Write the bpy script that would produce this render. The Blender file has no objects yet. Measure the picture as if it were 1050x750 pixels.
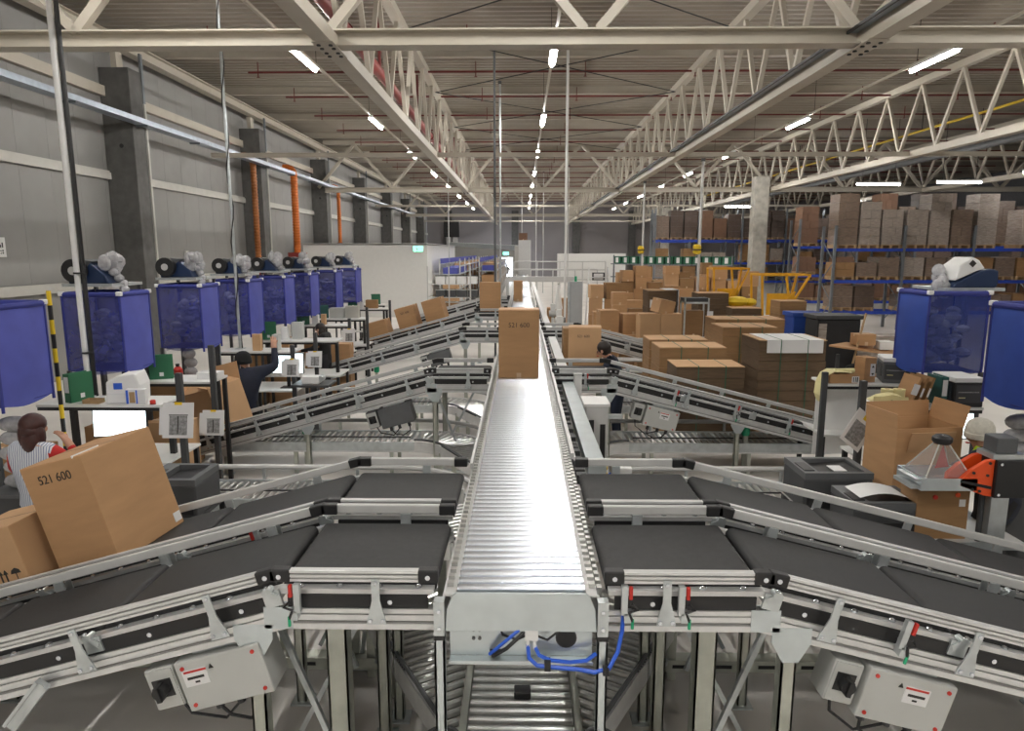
import bpy, bmesh, math, random
from mathutils import Matrix, Vector
random.seed(7)
R = math.radians
PI = math.pi
scene = bpy.context.scene
COL = scene.collection

# ------------------------------------------------------------------ camera, world, exposure
cam_data = bpy.data.cameras.new('camera')
cam_data.sensor_width = 36.0
cam_data.lens = 24.0
cam_data.clip_end = 400
cam = bpy.data.objects.new('camera', cam_data)
COL.objects.link(cam)
cam.location = (0, 0, 3.1)
cam.rotation_euler = (R(90 - 9.49), 0, R(0.81))
scene.camera = cam
world = bpy.data.worlds.new('world')
scene.world = world
world.use_nodes = True
world.node_tree.nodes['Background'].inputs[0].default_value = (0.8, 0.85, 0.95, 1)
world.node_tree.nodes['Background'].inputs[1].default_value = 0.25
scene.view_settings.view_transform = 'Standard'
scene.view_settings.look = 'None'
scene.view_settings.gamma = 1
scene.view_settings.use_curve_mapping = False
scene.view_settings.exposure = 1.8
scene.cycles.use_denoising = True
scene.cycles.max_bounces = 8
scene.cycles.diffuse_bounces = 4
scene.cycles.glossy_bounces = 4
scene.cycles.sample_clamp_indirect = 4.0
scene.cycles.caustics_reflective = False
scene.cycles.caustics_refractive = False
TUBE_STRENGTH = 75.0

# ------------------------------------------------------------------ materials
MATS = {}
def mat(name, col, rough=0.6, metal=0.0, var=0.12, scale=6.0, bump=0.0, bscale=60.0, alpha=1.0, emit=None, estr=0.0, stretch=None, trans=0.0):
    m = bpy.data.materials.new(name); m.use_nodes = True
    nt = m.node_tree; b = nt.nodes['Principled BSDF']
    b.inputs['Roughness'].default_value = rough
    b.inputs['Metallic'].default_value = metal
    c = (*col, 1)
    if var > 0:
        tc = nt.nodes.new('ShaderNodeTexCoord'); no = nt.nodes.new('ShaderNodeTexNoise')
        no.inputs['Scale'].default_value = scale; no.inputs['Detail'].default_value = 5
        src = tc.outputs['Object']
        if stretch:
            mp = nt.nodes.new('ShaderNodeMapping'); mp.inputs['Scale'].default_value = stretch
            nt.links.new(src, mp.inputs[0]); src = mp.outputs[0]
        nt.links.new(src, no.inputs['Vector'])
        r = nt.nodes.new('ShaderNodeValToRGB')
        r.color_ramp.elements[0].position = 0.3; r.color_ramp.elements[1].position = 0.7
        r.color_ramp.elements[0].color = (*[max(0, x * (1 - var)) for x in col], 1)
        r.color_ramp.elements[1].color = (*[min(1, x * (1 + var)) for x in col], 1)
        nt.links.new(no.outputs['Fac'], r.inputs[0]); nt.links.new(r.outputs[0], b.inputs['Base Color'])
        if bump > 0:
            n2 = nt.nodes.new('ShaderNodeTexNoise'); n2.inputs['Scale'].default_value = bscale
            bp = nt.nodes.new('ShaderNodeBump'); bp.inputs['Strength'].default_value = bump; bp.inputs['Distance'].default_value = 0.02
            nt.links.new(src, n2.inputs['Vector']); nt.links.new(n2.outputs['Fac'], bp.inputs['Height']); nt.links.new(bp.outputs[0], b.inputs['Normal'])
    else:
        b.inputs['Base Color'].default_value = c
    if alpha < 1: b.inputs['Alpha'].default_value = alpha
    if trans > 0: b.inputs['Transmission Weight'].default_value = trans
    if emit:
        b.inputs['Emission Color'].default_value = (*emit, 1); b.inputs['Emission Strength'].default_value = estr
    MATS[name] = m
    return m

mat('floor', (0.80, 0.765, 0.72), 0.45, 0, 0.10, 0.7)
mat('wall', (0.26, 0.255, 0.245), 0.55, 0, 0.05, 1.5)
mat('wall_trim', (0.50, 0.49, 0.45), 0.5, 0, 0.04)
mat('wall_back', (0.27, 0.25, 0.255), 0.7, 0, 0.05, 0.6)
mat('wall_dark', (0.13, 0.13, 0.14), 0.7, 0, 0.1)
mat('white_wall', (0.80, 0.80, 0.78), 0.6, 0, 0.02)
mat('concrete', (0.115, 0.113, 0.108), 0.85, 0, 0.18, 4, 0.15, 40)
mat('concrete_light', (0.44, 0.42, 0.37), 0.85, 0, 0.22, 3, 0.15, 40)
mat('deck', (0.34, 0.305, 0.255), 0.5, 0.0, 0.06, 1.0)
mat('beam', (0.46, 0.42, 0.35), 0.5, 0, 0.05, 2)
mat('bolt_dark', (0.03, 0.03, 0.03), 0.5, 0.3, 0)
mat('red_pipe', (0.26, 0.035, 0.03), 0.45, 0, 0.12)
mat('red_dark', (0.14, 0.02, 0.018), 0.5, 0, 0.1)
mat('orange_brown', (0.30, 0.10, 0.02), 0.5, 0, 0.15, 10)
mat('orange_duct', (0.62, 0.16, 0.02), 0.5, 0, 0.15, 10)
mat('yellow_pipe', (0.65, 0.45, 0.03), 0.5, 0, 0.1)
mat('tray_blue', (0.36, 0.41, 0.47), 0.4, 0.6, 0.1)
mat('dark_cable', (0.015, 0.015, 0.016), 0.5, 0, 0)
mat('galv', (0.60, 0.64, 0.65), 0.38, 0.75, 0.12, 9)
mat('galv_leg', (0.50, 0.52, 0.46), 0.42, 0.6, 0.15, 5)
mat('galv_plate', (0.62, 0.68, 0.70), 0.32, 0.8, 0.08, 5)
mat('alu', (0.73, 0.735, 0.735), 0.36, 0.55, 0.06, 12)
mat('alu_groove', (0.30, 0.295, 0.29), 0.5, 0.5, 0.06, 12)
mat('rail_grey', (0.60, 0.60, 0.59), 0.42, 0.15, 0.04, 8)
mat('chrome', (0.74, 0.78, 0.84), 0.25, 0.92, 0.04, 10)
mat('roller_low', (0.60, 0.60, 0.58), 0.3, 0.9, 0.15, 10)
mat('belt', (0.024, 0.024, 0.025), 0.62, 0, 0.18, 30, 0.12, 300)
mat('black', (0.016, 0.016, 0.017), 0.45, 0, 0)
mat('black_matte', (0.022, 0.022, 0.024), 0.8, 0, 0.1)
mat('charcoal', (0.055, 0.057, 0.06), 0.55, 0, 0.1)
mat('grey_box', (0.50, 0.51, 0.49), 0.5, 0, 0.03)
mat('cabinet_grey', (0.40, 0.42, 0.43), 0.5, 0, 0.03)
mat('dark_grey', (0.12, 0.125, 0.13), 0.5, 0.2, 0.08)
mat('white', (0.80, 0.80, 0.79), 0.5, 0, 0.02)
mat('laminate', (0.74, 0.74, 0.72), 0.35, 0, 0.03)
mat('paper', (0.76, 0.76, 0.76), 0.7, 0, 0.02)
mat('ink', (0.03, 0.028, 0.025), 0.7, 0, 0)
mat('ink_grey', (0.28, 0.28, 0.28), 0.8, 0, 0.4, 40)
mat('red', (0.55, 0.03, 0.02), 0.45, 0, 0.05)
mat('red_cloth', (0.50, 0.02, 0.018), 0.8, 0, 0.15)
mat('green_lens', (0.02, 0.42, 0.20), 0.3, 0, 0.05)
mat('exit_green', (0.1, 0.8, 0.45), 0.4, 0, 0, emit=(0.15, 1.0, 0.6), estr=1.2)
mat('binder_green', (0.025, 0.15, 0.07), 0.5, 0, 0.08)
mat('binder_teal', (0.02, 0.10, 0.09), 0.5, 0, 0.08)
mat('blue_cable', (0.03, 0.12, 0.65), 0.4, 0, 0)
mat('card', (0.47, 0.27, 0.13), 0.75, 0, 0.07, 3, 0.04, 90, stretch=(1, 1, 5))
mat('card_light', (0.53, 0.325, 0.17), 0.75, 0, 0.07, 3, 0.04, 90)
mat('card_dark', (0.30, 0.17, 0.075), 0.8, 0, 0.09, 4, 0.04, 90, stretch=(1, 1, 6))
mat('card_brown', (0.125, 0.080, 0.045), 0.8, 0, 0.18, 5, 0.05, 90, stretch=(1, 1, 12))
mat('card_red', (0.19, 0.105, 0.065), 0.8, 0, 0.08)
mat('tape', (0.60, 0.42, 0.27), 0.35, 0, 0.04)
mat('wood', (0.42, 0.28, 0.15), 0.8, 0, 0.2, 6)
mat('wrap', (0.21, 0.155, 0.12), 0.32, 0, 0.28, 5, stretch=(1, 1, 6))
mat('wrap_pale', (0.36, 0.31, 0.27), 0.28, 0, 0.3, 5, stretch=(1, 1, 6))
mat('wrap_dark', (0.10, 0.07, 0.055), 0.4, 0, 0.25, 5, stretch=(1, 1, 6))
mat('bag_blue', (0.045, 0.055, 0.30), 0.7, 0, 0.12, 5, alpha=0.66)
mat('bag_panel', (0.085, 0.10, 0.42), 0.7, 0, 0.08, 5)
mat('bag_hem', (0.03, 0.04, 0.24), 0.7, 0, 0.1, 5)
mat('bag_blue_right', (0.020, 0.045, 0.26), 0.7, 0, 0.12, 5, alpha=0.66)
mat('bag_panel_right', (0.030, 0.075, 0.38), 0.7, 0, 0.08, 5)
mat('pillow', (0.60, 0.62, 0.70), 0.12, 0, 0.15, 9, alpha=0.6)
mat('film', (0.66, 0.66, 0.68), 0.10, 0, 0.2, 20, alpha=0.62)
mat('film_grey', (0.36, 0.36, 0.37), 0.18, 0, 0.25, 14)
mat('navy', (0.012, 0.03, 0.085), 0.4, 0, 0.05)
mat('rack_blue', (0.02, 0.06, 0.42), 0.45, 0, 0.06)
mat('rack_steel', (0.20, 0.22, 0.24), 0.45, 0.5, 0.1)
mat('yellow', (0.72, 0.36, 0.01), 0.45, 0, 0.08)
mat('yellow_bright', (0.80, 0.55, 0.02), 0.5, 0, 0.08)
mat('label_yellow', (0.78, 0.70, 0.36), 0.6, 0, 0.05)
mat('orange', (0.80, 0.085, 0.012), 0.4, 0, 0.04)
mat('crate_blue', (0.02, 0.07, 0.35), 0.5, 0, 0.06)
mat('crate_green', (0.02, 0.13, 0.07), 0.5, 0, 0.06)
mat('clear', (0.75, 0.74, 0.73), 0.06, 0, 0, alpha=0.2)
mat('glass_blue', (0.2, 0.25, 0.3), 0.1, 0, 0, alpha=0.5)
mat('skin', (0.50, 0.27, 0.18), 0.55, 0, 0.05)
mat('hair_red', (0.045, 0.012, 0.01), 0.5, 0, 0.3, 30)
mat('hair_dark', (0.016, 0.010, 0.008), 0.5, 0, 0.3, 30)
mat('knit_white', (0.66, 0.64, 0.56), 0.9, 0, 0.1, 40, 0.3, 120)
mat('knit_black', (0.008, 0.008, 0.009), 0.9, 0, 0.1)
mat('cloth_navy', (0.010, 0.014, 0.030), 0.85, 0, 0.25, 8)
mat('cloth_black', (0.008, 0.008, 0.009), 0.85, 0, 0.2, 8)
mat('cloth_dark', (0.02, 0.02, 0.025), 0.85, 0, 0.2, 8)
mat('hivis', (0.55, 0.80, 0.03), 0.6, 0, 0.05)
mat('jeans', (0.03, 0.04, 0.07), 0.85, 0, 0.15)
mat('screen', (0.6, 0.75, 0.8), 0.3, 0, 0, emit=(0.78, 0.95, 1.0), estr=1.3)
mat('lamp_tube', (1, 1, 1), 0.5, 0, 0, emit=(1.0, 0.975, 0.93), estr=TUBE_STRENGTH)
mat('rack_tube', (1, 1, 1), 0.5, 0, 0, emit=(1.0, 0.98, 0.95), estr=18.0)
mat('passage_glow', (0.8, 0.85, 1), 0.5, 0, 0, emit=(0.8, 0.88, 1.0), estr=3.0)
def striped():
    m = bpy.data.materials.new('striped_cloth'); m.use_nodes = True; nt = m.node_tree; b = nt.nodes['Principled BSDF']
    tc = nt.nodes.new('ShaderNodeTexCoord'); w = nt.nodes.new('ShaderNodeTexWave'); w.inputs['Scale'].default_value = 14
    w.bands_direction = 'X'; w.inputs['Distortion'].default_value = 1.5
    r = nt.nodes.new('ShaderNodeValToRGB'); r.color_ramp.elements[0].color = (0.18, 0.22, 0.35, 1); r.color_ramp.elements[1].color = (0.62, 0.64, 0.68, 1)
    r.color_ramp.elements[0].position = 0.15; r.color_ramp.elements[1].position = 0.4
    nt.links.new(tc.outputs['Object'], w.inputs['Vector']); nt.links.new(w.outputs['Fac'], r.inputs[0]); nt.links.new(r.outputs[0], b.inputs['Base Color'])
    b.inputs['Roughness'].default_value = 0.85; MATS['striped_cloth'] = m
striped()

# ------------------------------------------------------------------ mesh helpers
class MB:
    def __init__(s, M=None):
        s.v = []; s.f = []; s.M = M
    def add(s, vs, fs, M=None):
        o = len(s.v)
        for p in vs:
            p = Vector(p)
            if M is not None: p = M @ p
            if s.M is not None: p = s.M @ p
            s.v.append(tuple(p))
        s.f += [tuple(i + o for i in f) for f in fs]
        return s
    def box(s, x0, x1, y0, y1, z0, z1, M=None):
        return s.add([(x0,y0,z0),(x1,y0,z0),(x1,y1,z0),(x0,y1,z0),(x0,y0,z1),(x1,y0,z1),(x1,y1,z1),(x0,y1,z1)],
                     [(3,2,1,0),(4,5,6,7),(0,1,5,4),(1,2,6,5),(2,3,7,6),(3,0,4,7)], M)
    def cbox(s, c, d, M=None):
        return s.box(c[0]-d[0]/2, c[0]+d[0]/2, c[1]-d[1]/2, c[1]+d[1]/2, c[2]-d[2]/2, c[2]+d[2]/2, M)
    def cyl(s, p0, p1, r, n=8, r1=None, M=None, caps=True):
        p0 = Vector(p0); p1 = Vector(p1); r1 = r if r1 is None else r1
        d = (p1 - p0).normalized(); a = Vector((0,0,1)) if abs(d.z) < 0.9 else Vector((1,0,0))
        u = d.cross(a).normalized(); w = d.cross(u)
        vs = []; 
        for q, rr in ((p0, r), (p1, r1)):
            for i in range(n):
                t = 2*PI*i/n; vs.append(q + u*math.cos(t)*rr + w*math.sin(t)*rr)
        fs = [(i, n+i, n+(i+1) % n, (i+1) % n) for i in range(n)]
        if caps: fs += [tuple(range(n)), tuple(range(2*n-1, n-1, -1))]
        return s.add(vs, fs, M)
    def bar(s, p0, p1, w, h, up=(0,0,1), M=None):
        p0 = Vector(p0); p1 = Vector(p1); d = (p1-p0).normalized(); up = Vector(up)
        if abs(d.dot(up)) > 0.98: up = Vector((1,0,0)) if abs(d.x) < 0.9 else Vector((0,1,0))
        a = d.cross(up).normalized()*w/2; b = a.cross(d).normalized()*h/2
        vs = [p0-a-b, p0+a-b, p0+a+b, p0-a+b, p1-a-b, p1+a-b, p1+a+b, p1-a+b]
        return s.add(vs, [(3,2,1,0),(4,5,6,7),(0,1,5,4),(1,2,6,5),(2,3,7,6),(3,0,4,7)], M)
    def tube(s, pts, r, n=6, M=None):
        pts = [Vector(p) for p in pts]; vs = []; fs = []
        u = None
        for k, p in enumerate(pts):
            d = (pts[min(k+1, len(pts)-1)] - pts[max(k-1, 0)]).normalized()
            if u is None:
                a = Vector((0,0,1)) if abs(d.z) < 0.9 else Vector((1,0,0)); u = d.cross(a).normalized()
            else:
                u = (u - d*u.dot(d)).normalized()
            w = d.cross(u)
            for i in range(n):
                t = 2*PI*i/n; vs.append(p + u*math.cos(t)*r + w*math.sin(t)*r)
        for k in range(len(pts)-1):
            for i in range(n):
                fs.append((k*n+i, k*n+(i+1) % n, (k+1)*n+(i+1) % n, (k+1)*n+i))
        fs += [tuple(range(n-1, -1, -1)), tuple(range((len(pts)-1)*n, len(pts)*n))]
        return s.add(vs, fs, M)
    def prism(s, poly, y0, y1, M=None):      # poly in x,z ; extruded in y
        n = len(poly)
        vs = [(x, y0, z) for x, z in poly] + [(x, y1, z) for x, z in poly]
        fs = [tuple(range(n-1, -1, -1)), tuple(range(n, 2*n))] + [(i, (i+1) % n, n+(i+1) % n, n+i) for i in range(n)]
        return s.add(vs, fs, M)
    def lathe(s, prof, n=12, M=None):        # prof [(r,z)]
        vs = []; fs = []
        for r, z in prof:
            for i in range(n):
                t = 2*PI*i/n; vs.append((r*math.cos(t), r*math.sin(t), z))
        for k in range(len(prof)-1):
            for i in range(n):
                fs.append((k*n+i, k*n+(i+1) % n, (k+1)*n+(i+1) % n, (k+1)*n+i))
        fs += [tuple(range(n-1, -1, -1)), tuple(range((len(prof)-1)*n, len(prof)*n))]
        return s.add(vs, fs, M)
    def ball(s, c, r, n=8, m=5, M=None):
        r = (r, r, r) if not hasattr(r, '__len__') else r
        T = Matrix.Translation(c) @ Matrix.Diagonal((*r, 1))
        if M is not None: T = M @ T
        return s.lathe([(max(0.02, math.sin(PI*k/m)), -math.cos(PI*k/m)) for k in range(m+1)], n, T)
    def mesh(s, name, m, smooth=False, angle=35):
        me = bpy.data.meshes.new(name); me.from_pydata(s.v, [], s.f)
        if m is not None: me.materials.append(MATS[m])
        bm = bmesh.new(); bm.from_mesh(me); bmesh.ops.recalc_face_normals(bm, faces=bm.faces); bm.to_mesh(me); bm.free()
        if smooth:
            me.shade_smooth(); me.set_sharp_from_angle(angle=R(angle))
        return me
    def build(s, name, m, parent=None, smooth=False, loc=None, rot=None, bevel=0):
        return link(name, s.mesh(name, m, smooth), parent, loc, rot, bevel)

def link(name, me, parent=None, loc=None, rot=None, bevel=0):
    o = bpy.data.objects.new(name, me); COL.objects.link(o)
    if parent is not None: o.parent = parent
    if loc is not None: o.location = loc
    if rot is not None: o.rotation_euler = rot
    if bevel:
        b = o.modifiers.new('bevel', 'BEVEL'); b.width = bevel; b.segments = 2; b.limit_method = 'ANGLE'
    return o
def tag(o, label=None, cat=None, group=None, kind=None):
    if label: o['label'] = label
    if cat: o['category'] = cat
    if group: o['group'] = group
    if kind: o['kind'] = kind
    return o
def empty(name, loc=(0,0,0), rz=0, label=None, cat=None, group=None, kind=None):
    o = bpy.data.objects.new(name, None); COL.objects.link(o); o.location = loc; o.rotation_euler = (0,0,rz)
    o.empty_display_size = 0.1
    return tag(o, label, cat, group, kind)
def copy_tree(o, parent=None):
    c = o.copy(); COL.objects.link(c); c.parent = parent
    for ch in o.children: copy_tree(ch, c)
    return c
def part(name, m, parent, mb, smooth=False, bevel=0): return mb.build(name, m, parent, smooth, bevel=bevel)
ORD = ['first','second','third','fourth','fifth','sixth','seventh','eighth','ninth','tenth','eleventh','twelfth','thirteenth','fourteenth','fifteenth','sixteenth','seventeenth','eighteenth','nineteenth','twentieth',
       'twenty-first','twenty-second','twenty-third','twenty-fourth','twenty-fifth','twenty-sixth','twenty-seventh','twenty-eighth','twenty-ninth','thirtieth']
def RX(a): return Matrix.Rotation(a, 4, 'X')
def RY(a): return Matrix.Rotation(a, 4, 'Y')
def RZ(a): return Matrix.Rotation(a, 4, 'Z')
def T(x, y, z): return Matrix.Translation((x, y, z))
def text_mesh(s, size, m='ink'):
    cu = bpy.data.curves.new('print', 'FONT'); cu.body = s; cu.size = size; cu.align_x = 'CENTER'; cu.align_y = 'CENTER'; cu.extrude = 0.0006
    ob = bpy.data.objects.new('print', cu); COL.objects.link(ob)
    dg = bpy.context.evaluated_depsgraph_get(); me = bpy.data.meshes.new_from_object(ob.evaluated_get(dg))
    bpy.data.objects.remove(ob); me.materials.clear(); me.materials.append(MATS[m])
    return me

# ================================================================== THE HALL
XL, XR, YB, YF, ZD = -11.2, 36.0, 82.0, -34.0, 9.0
tag(MB().box(XL-0.3, XR, YF, YB, -0.1, 0).build('floor', 'floor'), 'pale grey polished concrete hall floor', kind='structure')
# corrugated roof deck: trapezoid ribs running across the hall
vs = []; fs = []
y = YF; k = 0
prof = []
while y < YB:
    for dy, dz in ((0, 0), (0.10, 0), (0.14, 0.07), (0.28, 0.07)): prof.append((y+dy, ZD+dz))
    y += 0.32
for (yy, zz) in prof: vs += [(XL-0.3, yy, zz), (XR, yy, zz)]
for i in range(len(prof)-1): fs.append((2*i, 2*i+1, 2*i+3, 2*i+2))
m_ = MB(); m_.add(vs, fs)
tag(m_.build('ceiling', 'deck'), 'ribbed grey steel roof deck over the hall', kind='structure')

# left wall of sandwich panels
wl = tag(MB().box(XL-0.3, XL-0.022, YF, YB, 0, ZD).build('wall_left', 'wall'), 'light grey panelled hall wall on the left', kind='structure')
def share(mb, name, m, smooth=False): return mb.mesh(name, m, smooth)
pan_low = MB().box(0.09, 0.11, 0.002, 1.066, 0.0, 2.1).mesh('wall_panel', 'wall')
pan_mid = MB().box(0.09, 0.11, 0.002, 1.066, 2.36, 5.0).mesh('wall_panel', 'wall')
pan_up = MB().box(0.09, 0.11, 0.002, 1.066, 5.22, 7.15).mesh('wall_panel', 'wall')
pan_top = MB().box(0.09, 0.11, 0.002, 1.066, 7.45, ZD).mesh('wall_panel', 'wall')
for j in range(0, 70):
    for me in (pan_mid, pan_up, pan_top, pan_low)[:(4 if j < 12 else 3)]:
        link('wall_panel', me, wl, (XL-0.12, 7.0+j*1.07, 0))
tr = tag(MB().box(XL-0.02, XL+0.10, YF, YB, 5.02, 5.20).box(XL-0.02, XL+0.06, YF, YB, 5.205, 5.25).build('trim_1', 'wall_trim'), 'pale horizontal rail along the left wall above head height', kind='structure')
tag(MB().box(XL-0.02, XL+0.12, YF, YB, 2.12, 2.34).build('trim_2', 'wall_trim'), 'low pale horizontal rail along the left wall', kind='structure')
tag(MB().box(XL-0.02, XL+0.14, YF, YB, 7.17, 7.43).build('trim_3', 'beam'), 'upper horizontal rail high on the left wall', kind='structure')
# eaves beam
e = empty('eaves_beam', (XL+0.55, 0, 8.35), label='pale steel eaves beam along the top of the left wall', cat='beam', kind='structure')
part('flange', 'beam', e, MB().box(-0.15, 0.15, YF, YB, 0, 0.03)); part('flange', 'beam', e, MB().box(-0.15, 0.15, YF, YB, 0.27, 0.30)); part('web', 'beam', e, MB().box(-0.02, 0.02, YF, YB, 0.03, 0.27))
# concrete wall columns
for k, yc in enumerate((0.55, 9.65, 18.9, 28.0, 37.2, 46.3, 55.4, 64.5, 73.6)):
    c = empty('concrete_column', (XL+0.4, yc, 0), label='dark concrete column on the left wall, %s from the front' % ORD[k], cat='column', group='left wall columns', kind='structure')
    part('shaft', 'concrete', c, MB().box(-0.4, 0.4, 0, 0.62, 0, 7.9), bevel=0.02)
    part('stub', 'beam', c, MB().box(-0.1, 0.05, 0.1, 0.4, 7.9, 8.36)); part('steel_angle', 'wall_trim', c, MB().box(0.2, 0.42, 0.64, 0.72, 0, 7.1))
    part('steel_strap', 'rack_steel', c, MB().box(0.36, 0.42, 0.62, 0.72, 7.1, 8.4))
    part('anchor_hole', 'black', c, MB().cyl((0.05, -0.005, 5.9), (0.05, 0.01, 5.9), 0.06, 10))
# cable tray along the wall
e = empty('cable_tray', (XL+1.0, 0, 6.45), label='blue-grey steel cable tray running along the left wall', cat='cable tray')
part('tray_base', 'tray_blue', e, MB().box(-0.16, 0.16, YF, 70, 0, 0.012)); part('tray_side', 'tray_blue', e, MB().box(0.15, 0.165, YF, 70, 0, 0.13)); part('tray_side', 'tray_blue', e, MB().box(-0.165, -0.15, YF, 70, 0, 0.13))
for yc in range(1, 66, 3): part('tray_bracket', 'rack_steel', e, MB().box(-0.16, 0.16, yc-0.02, yc+0.02, -0.05, 0.0))
part('cable_bundle', 'dark_cable', e, MB().box(-0.1, 0.1, YF, 70, 0.015, 0.06))
# orange ducts dropping down the wall
for nm, x, y0, z0, r, lab in (('orange_duct', XL+1.05, 31.2, 3.05, 0.16, 'thick orange corrugated duct dropping from the cable tray by the white room'),
                              ('orange_duct', XL+0.75, 27.3, 2.4, 0.12, 'orange-brown cable duct in front of the second visible column'),
                              ('orange_duct', XL+0.75, 39.8, 3.6, 0.11, 'thin orange duct far along the left wall')):
    d = empty(nm, (x, y0, z0), label=lab, cat='duct')
    top = 6.5 - z0
    pr = []
    z = 0
    while z < top: pr += [(r, z), (r, z+0.06), (r*0.86, z+0.07), (r*0.86, z+0.11)]; z += 0.12
    om = 'orange_brown' if 'brown' in lab else 'orange_duct'
    part('hose', om, d, MB().lathe(pr, 12), True)
    part('elbow', om, d, MB().tube([(0, 0, top-0.1), (-0.02, 0, top+0.08), (-0.1, 0, top+0.2), (-0.28, 0, top+0.26), (-0.45, 0, top+0.26)], r, 12), True)
    part('clamp', 'red_pipe', d, MB().cbox((0, 0, -0.12), (0.75 if r > .15 else 0.3, 0.4 if r > .15 else .2, 0.24)))
# wall sign (small printed plate)
s_ = empty('wall_sign', (XL+0.03, 14.42, 2.98), label='small white printed sign on the left wall', cat='sign')
part('plate', 'paper', s_, MB().box(-0.02, 0, 0, 0.42, 0, 0.42))
for zz, h in ((0.07, 0.035), (0.12, 0.035), (0.20, 0.11)):
    for yy in (0.05, 0.11, 0.17, 0.25, 0.31): part('printed_mark', 'ink', s_, MB().box(0.001, 0.004, yy, yy+0.035, zz, zz+h*(0.6 if yy in (0.11, 0.25) else 1)))
n_ = empty('wall_socket', (XL+0.03, 22.9, 3.0), label='small pale socket box on the wall between the first two columns', cat='socket')
part('plate', 'wall_trim', n_, MB().box(-0.02, 0.04, -0.1, 0.1, -0.12, 0.12), bevel=0.01); part('cover', 'paper', n_, MB().box(0.04, 0.05, -0.06, 0.06, -0.08, 0.08))

# back, right and rear walls
wb = tag(MB().box(XL, XR, YB, YB+0.2, 0, ZD+0.2).build('wall_back', 'wall_back'), 'grey far end wall of the hall', kind='structure')
for x in (-9.0, -1.2, 6.0, 12.5, 20.0): part('wall_pilaster', 'concrete', wb, MB().box(x, x+0.8, YB-0.5, YB, 0, 7.8))
tag(MB().box(XR, XR+0.2, YF, YB, 0, ZD+0.2).build('wall_right', 'wall_dark'), 'dark far right wall behind the pallet racks', kind='structure')
tag(MB().box(XL, XR, YF-0.2, YF, 0, ZD+0.2).build('wall_front', 'wall'), 'hall wall behind the viewpoint', kind='structure')
# white room (partition) on the left
wr = tag(MB().box(XL+0.9, -4.45, 32.5, 32.65, 0, 3.45).box(-4.6, -4.45, 32.65, 46, 0, 3.45).box(XL+0.9, -4.45, 32.5, 46, 3.4, 3.48).build('wall_partition', 'white_wall'), 'white partition room beyond the blue bags', kind='structure')
ex = empty('exit_sign', (-4.85, 32.4, 3.1), label='green lit exit sign on the corner of the white room', cat='exit sign')
part('housing', 'white', ex, MB().box(-0.24, 0.24, -0.06, 0.08, -0.02, 0.26)); part('face', 'exit_green', ex, MB().box(-0.22, 0.22, -0.066, -0.058, 0.0, 0.24)); part('pictogram', 'white', ex, MB().box(-0.1, -0.02, -0.07, -0.064, 0.04, 0.2).box(0.03, 0.14, -0.07, -0.064, 0.09, 0.13))
# far light partition with the bright doorway
fp = tag(MB().box(-10.5, -2.35, 72, 72.2, 0, 3.7).box(-0.95, -0.45, 72, 72.2, 0, 3.7).box(-2.35, -0.95, 72, 72.2, 2.5, 3.7).build('wall_far_partition', 'wall'), 'pale partition across the far end with a bright doorway', kind='structure')
d1 = tag(MB().box(-2.42, -2.32, 71.95, 72.25, 0, 2.55).box(-0.98, -0.88, 71.95, 72.25, 0, 2.55).box(-2.42, -0.88, 71.95, 72.25, 2.45, 2.55).build('door_1', 'white'), 'bright open doorway in the far partition', kind='structure')
part('glow_panel', 'passage_glow', d1, MB().box(-2.4, -0.9, 76, 76.1, 0, 2.6))  # glowing panel stands in for the lit space beyond the doorway
ex = empty('exit_sign', (-1.65, 71.9, 2.75), label='small green exit sign above the far doorway', cat='exit sign')
part('housing', 'white', ex, MB().box(-0.3, 0.3, -0.04, 0.08, -0.02, 0.3)); part('face', 'exit_green', ex, MB().box(-0.28, 0.28, -0.05, -0.04, 0.0, 0.28))
tag(MB().box(3.5, 10.2, 68, 68.2, 0, 2.9).build('wall_low_partition', 'white_wall'), 'low white partition at the far right end', kind='structure')

# ------------------------------------------------------------------ roof steel
def ibeam(mb, p0, p1, w, h, t=0.03):
    # horizontal I section along X or Y
    (x0, y0, z0), (x1, y1, z1) = p0, p1
    if abs(x1-x0) > abs(y1-y0):
        mb.box(x0, x1, y0-w/2, y0+w/2, z0, z0+t); mb.box(x0, x1, y0-w/2, y0+w/2, z0+h-t, z0+h); mb.box(x0, x1, y0-t/2, y0+t/2, z0+t, z0+h-t)
    else:
        mb.box(x0-w/2, x0+w/2, y0, y1, z0, z0+t); mb.box(x0-w/2, x0+w/2, y0, y1, z0+h-t, z0+h); mb.box(x0-t/2, x0+t/2, y0, y1, z0+t, z0+h-t)
    return mb
ZC = 6.16       # underside of bottom chords
def long_truss(x, label, tray=False):
    e = empty('roof_truss', (x, 0, ZC), label=label, cat='truss', group='lengthwise roof trusses', kind='structure')
    part('bottom_chord', 'beam', e, MB().box(-0.13, 0.13, YF, YB, 0, 0.2))
    part('top_chord', 'beam', e, MB().box(-0.11, 0.11, YF, YB, 2.25, 2.45))
    dia = {}
    n = 0; y = -30.2
    while y < YB-2.2:
        for (a, b) in (((0, 0, 0.2), (0, 1.05, 2.25)), ((0, 1.05, 2.25), (0, 2.1, 0.2))):
            key = b[2]
            if key not in dia: dia[key] = MB().bar(a, b, 0.09, 0.09, (1,0,0)).mesh('diagonal', 'beam')
            link('diagonal', dia[key], e, (0, y, 0))
        y += 2.1
    for yb in (11.1, 37.0, 62.5):
        part('splice_plate', 'beam', e, MB().box(-0.16, 0.16, yb-0.45, yb+0.45, -0.015, 0))
        for dx in (-0.09, 0.09):
            for dy in (-0.3, -0.12, 0.12, 0.3): part('bolt', 'bolt_dark', e, MB().cyl((dx, yb+dy, -0.035), (dx, yb+dy, -0.012), 0.032, 6))
    return e
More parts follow.
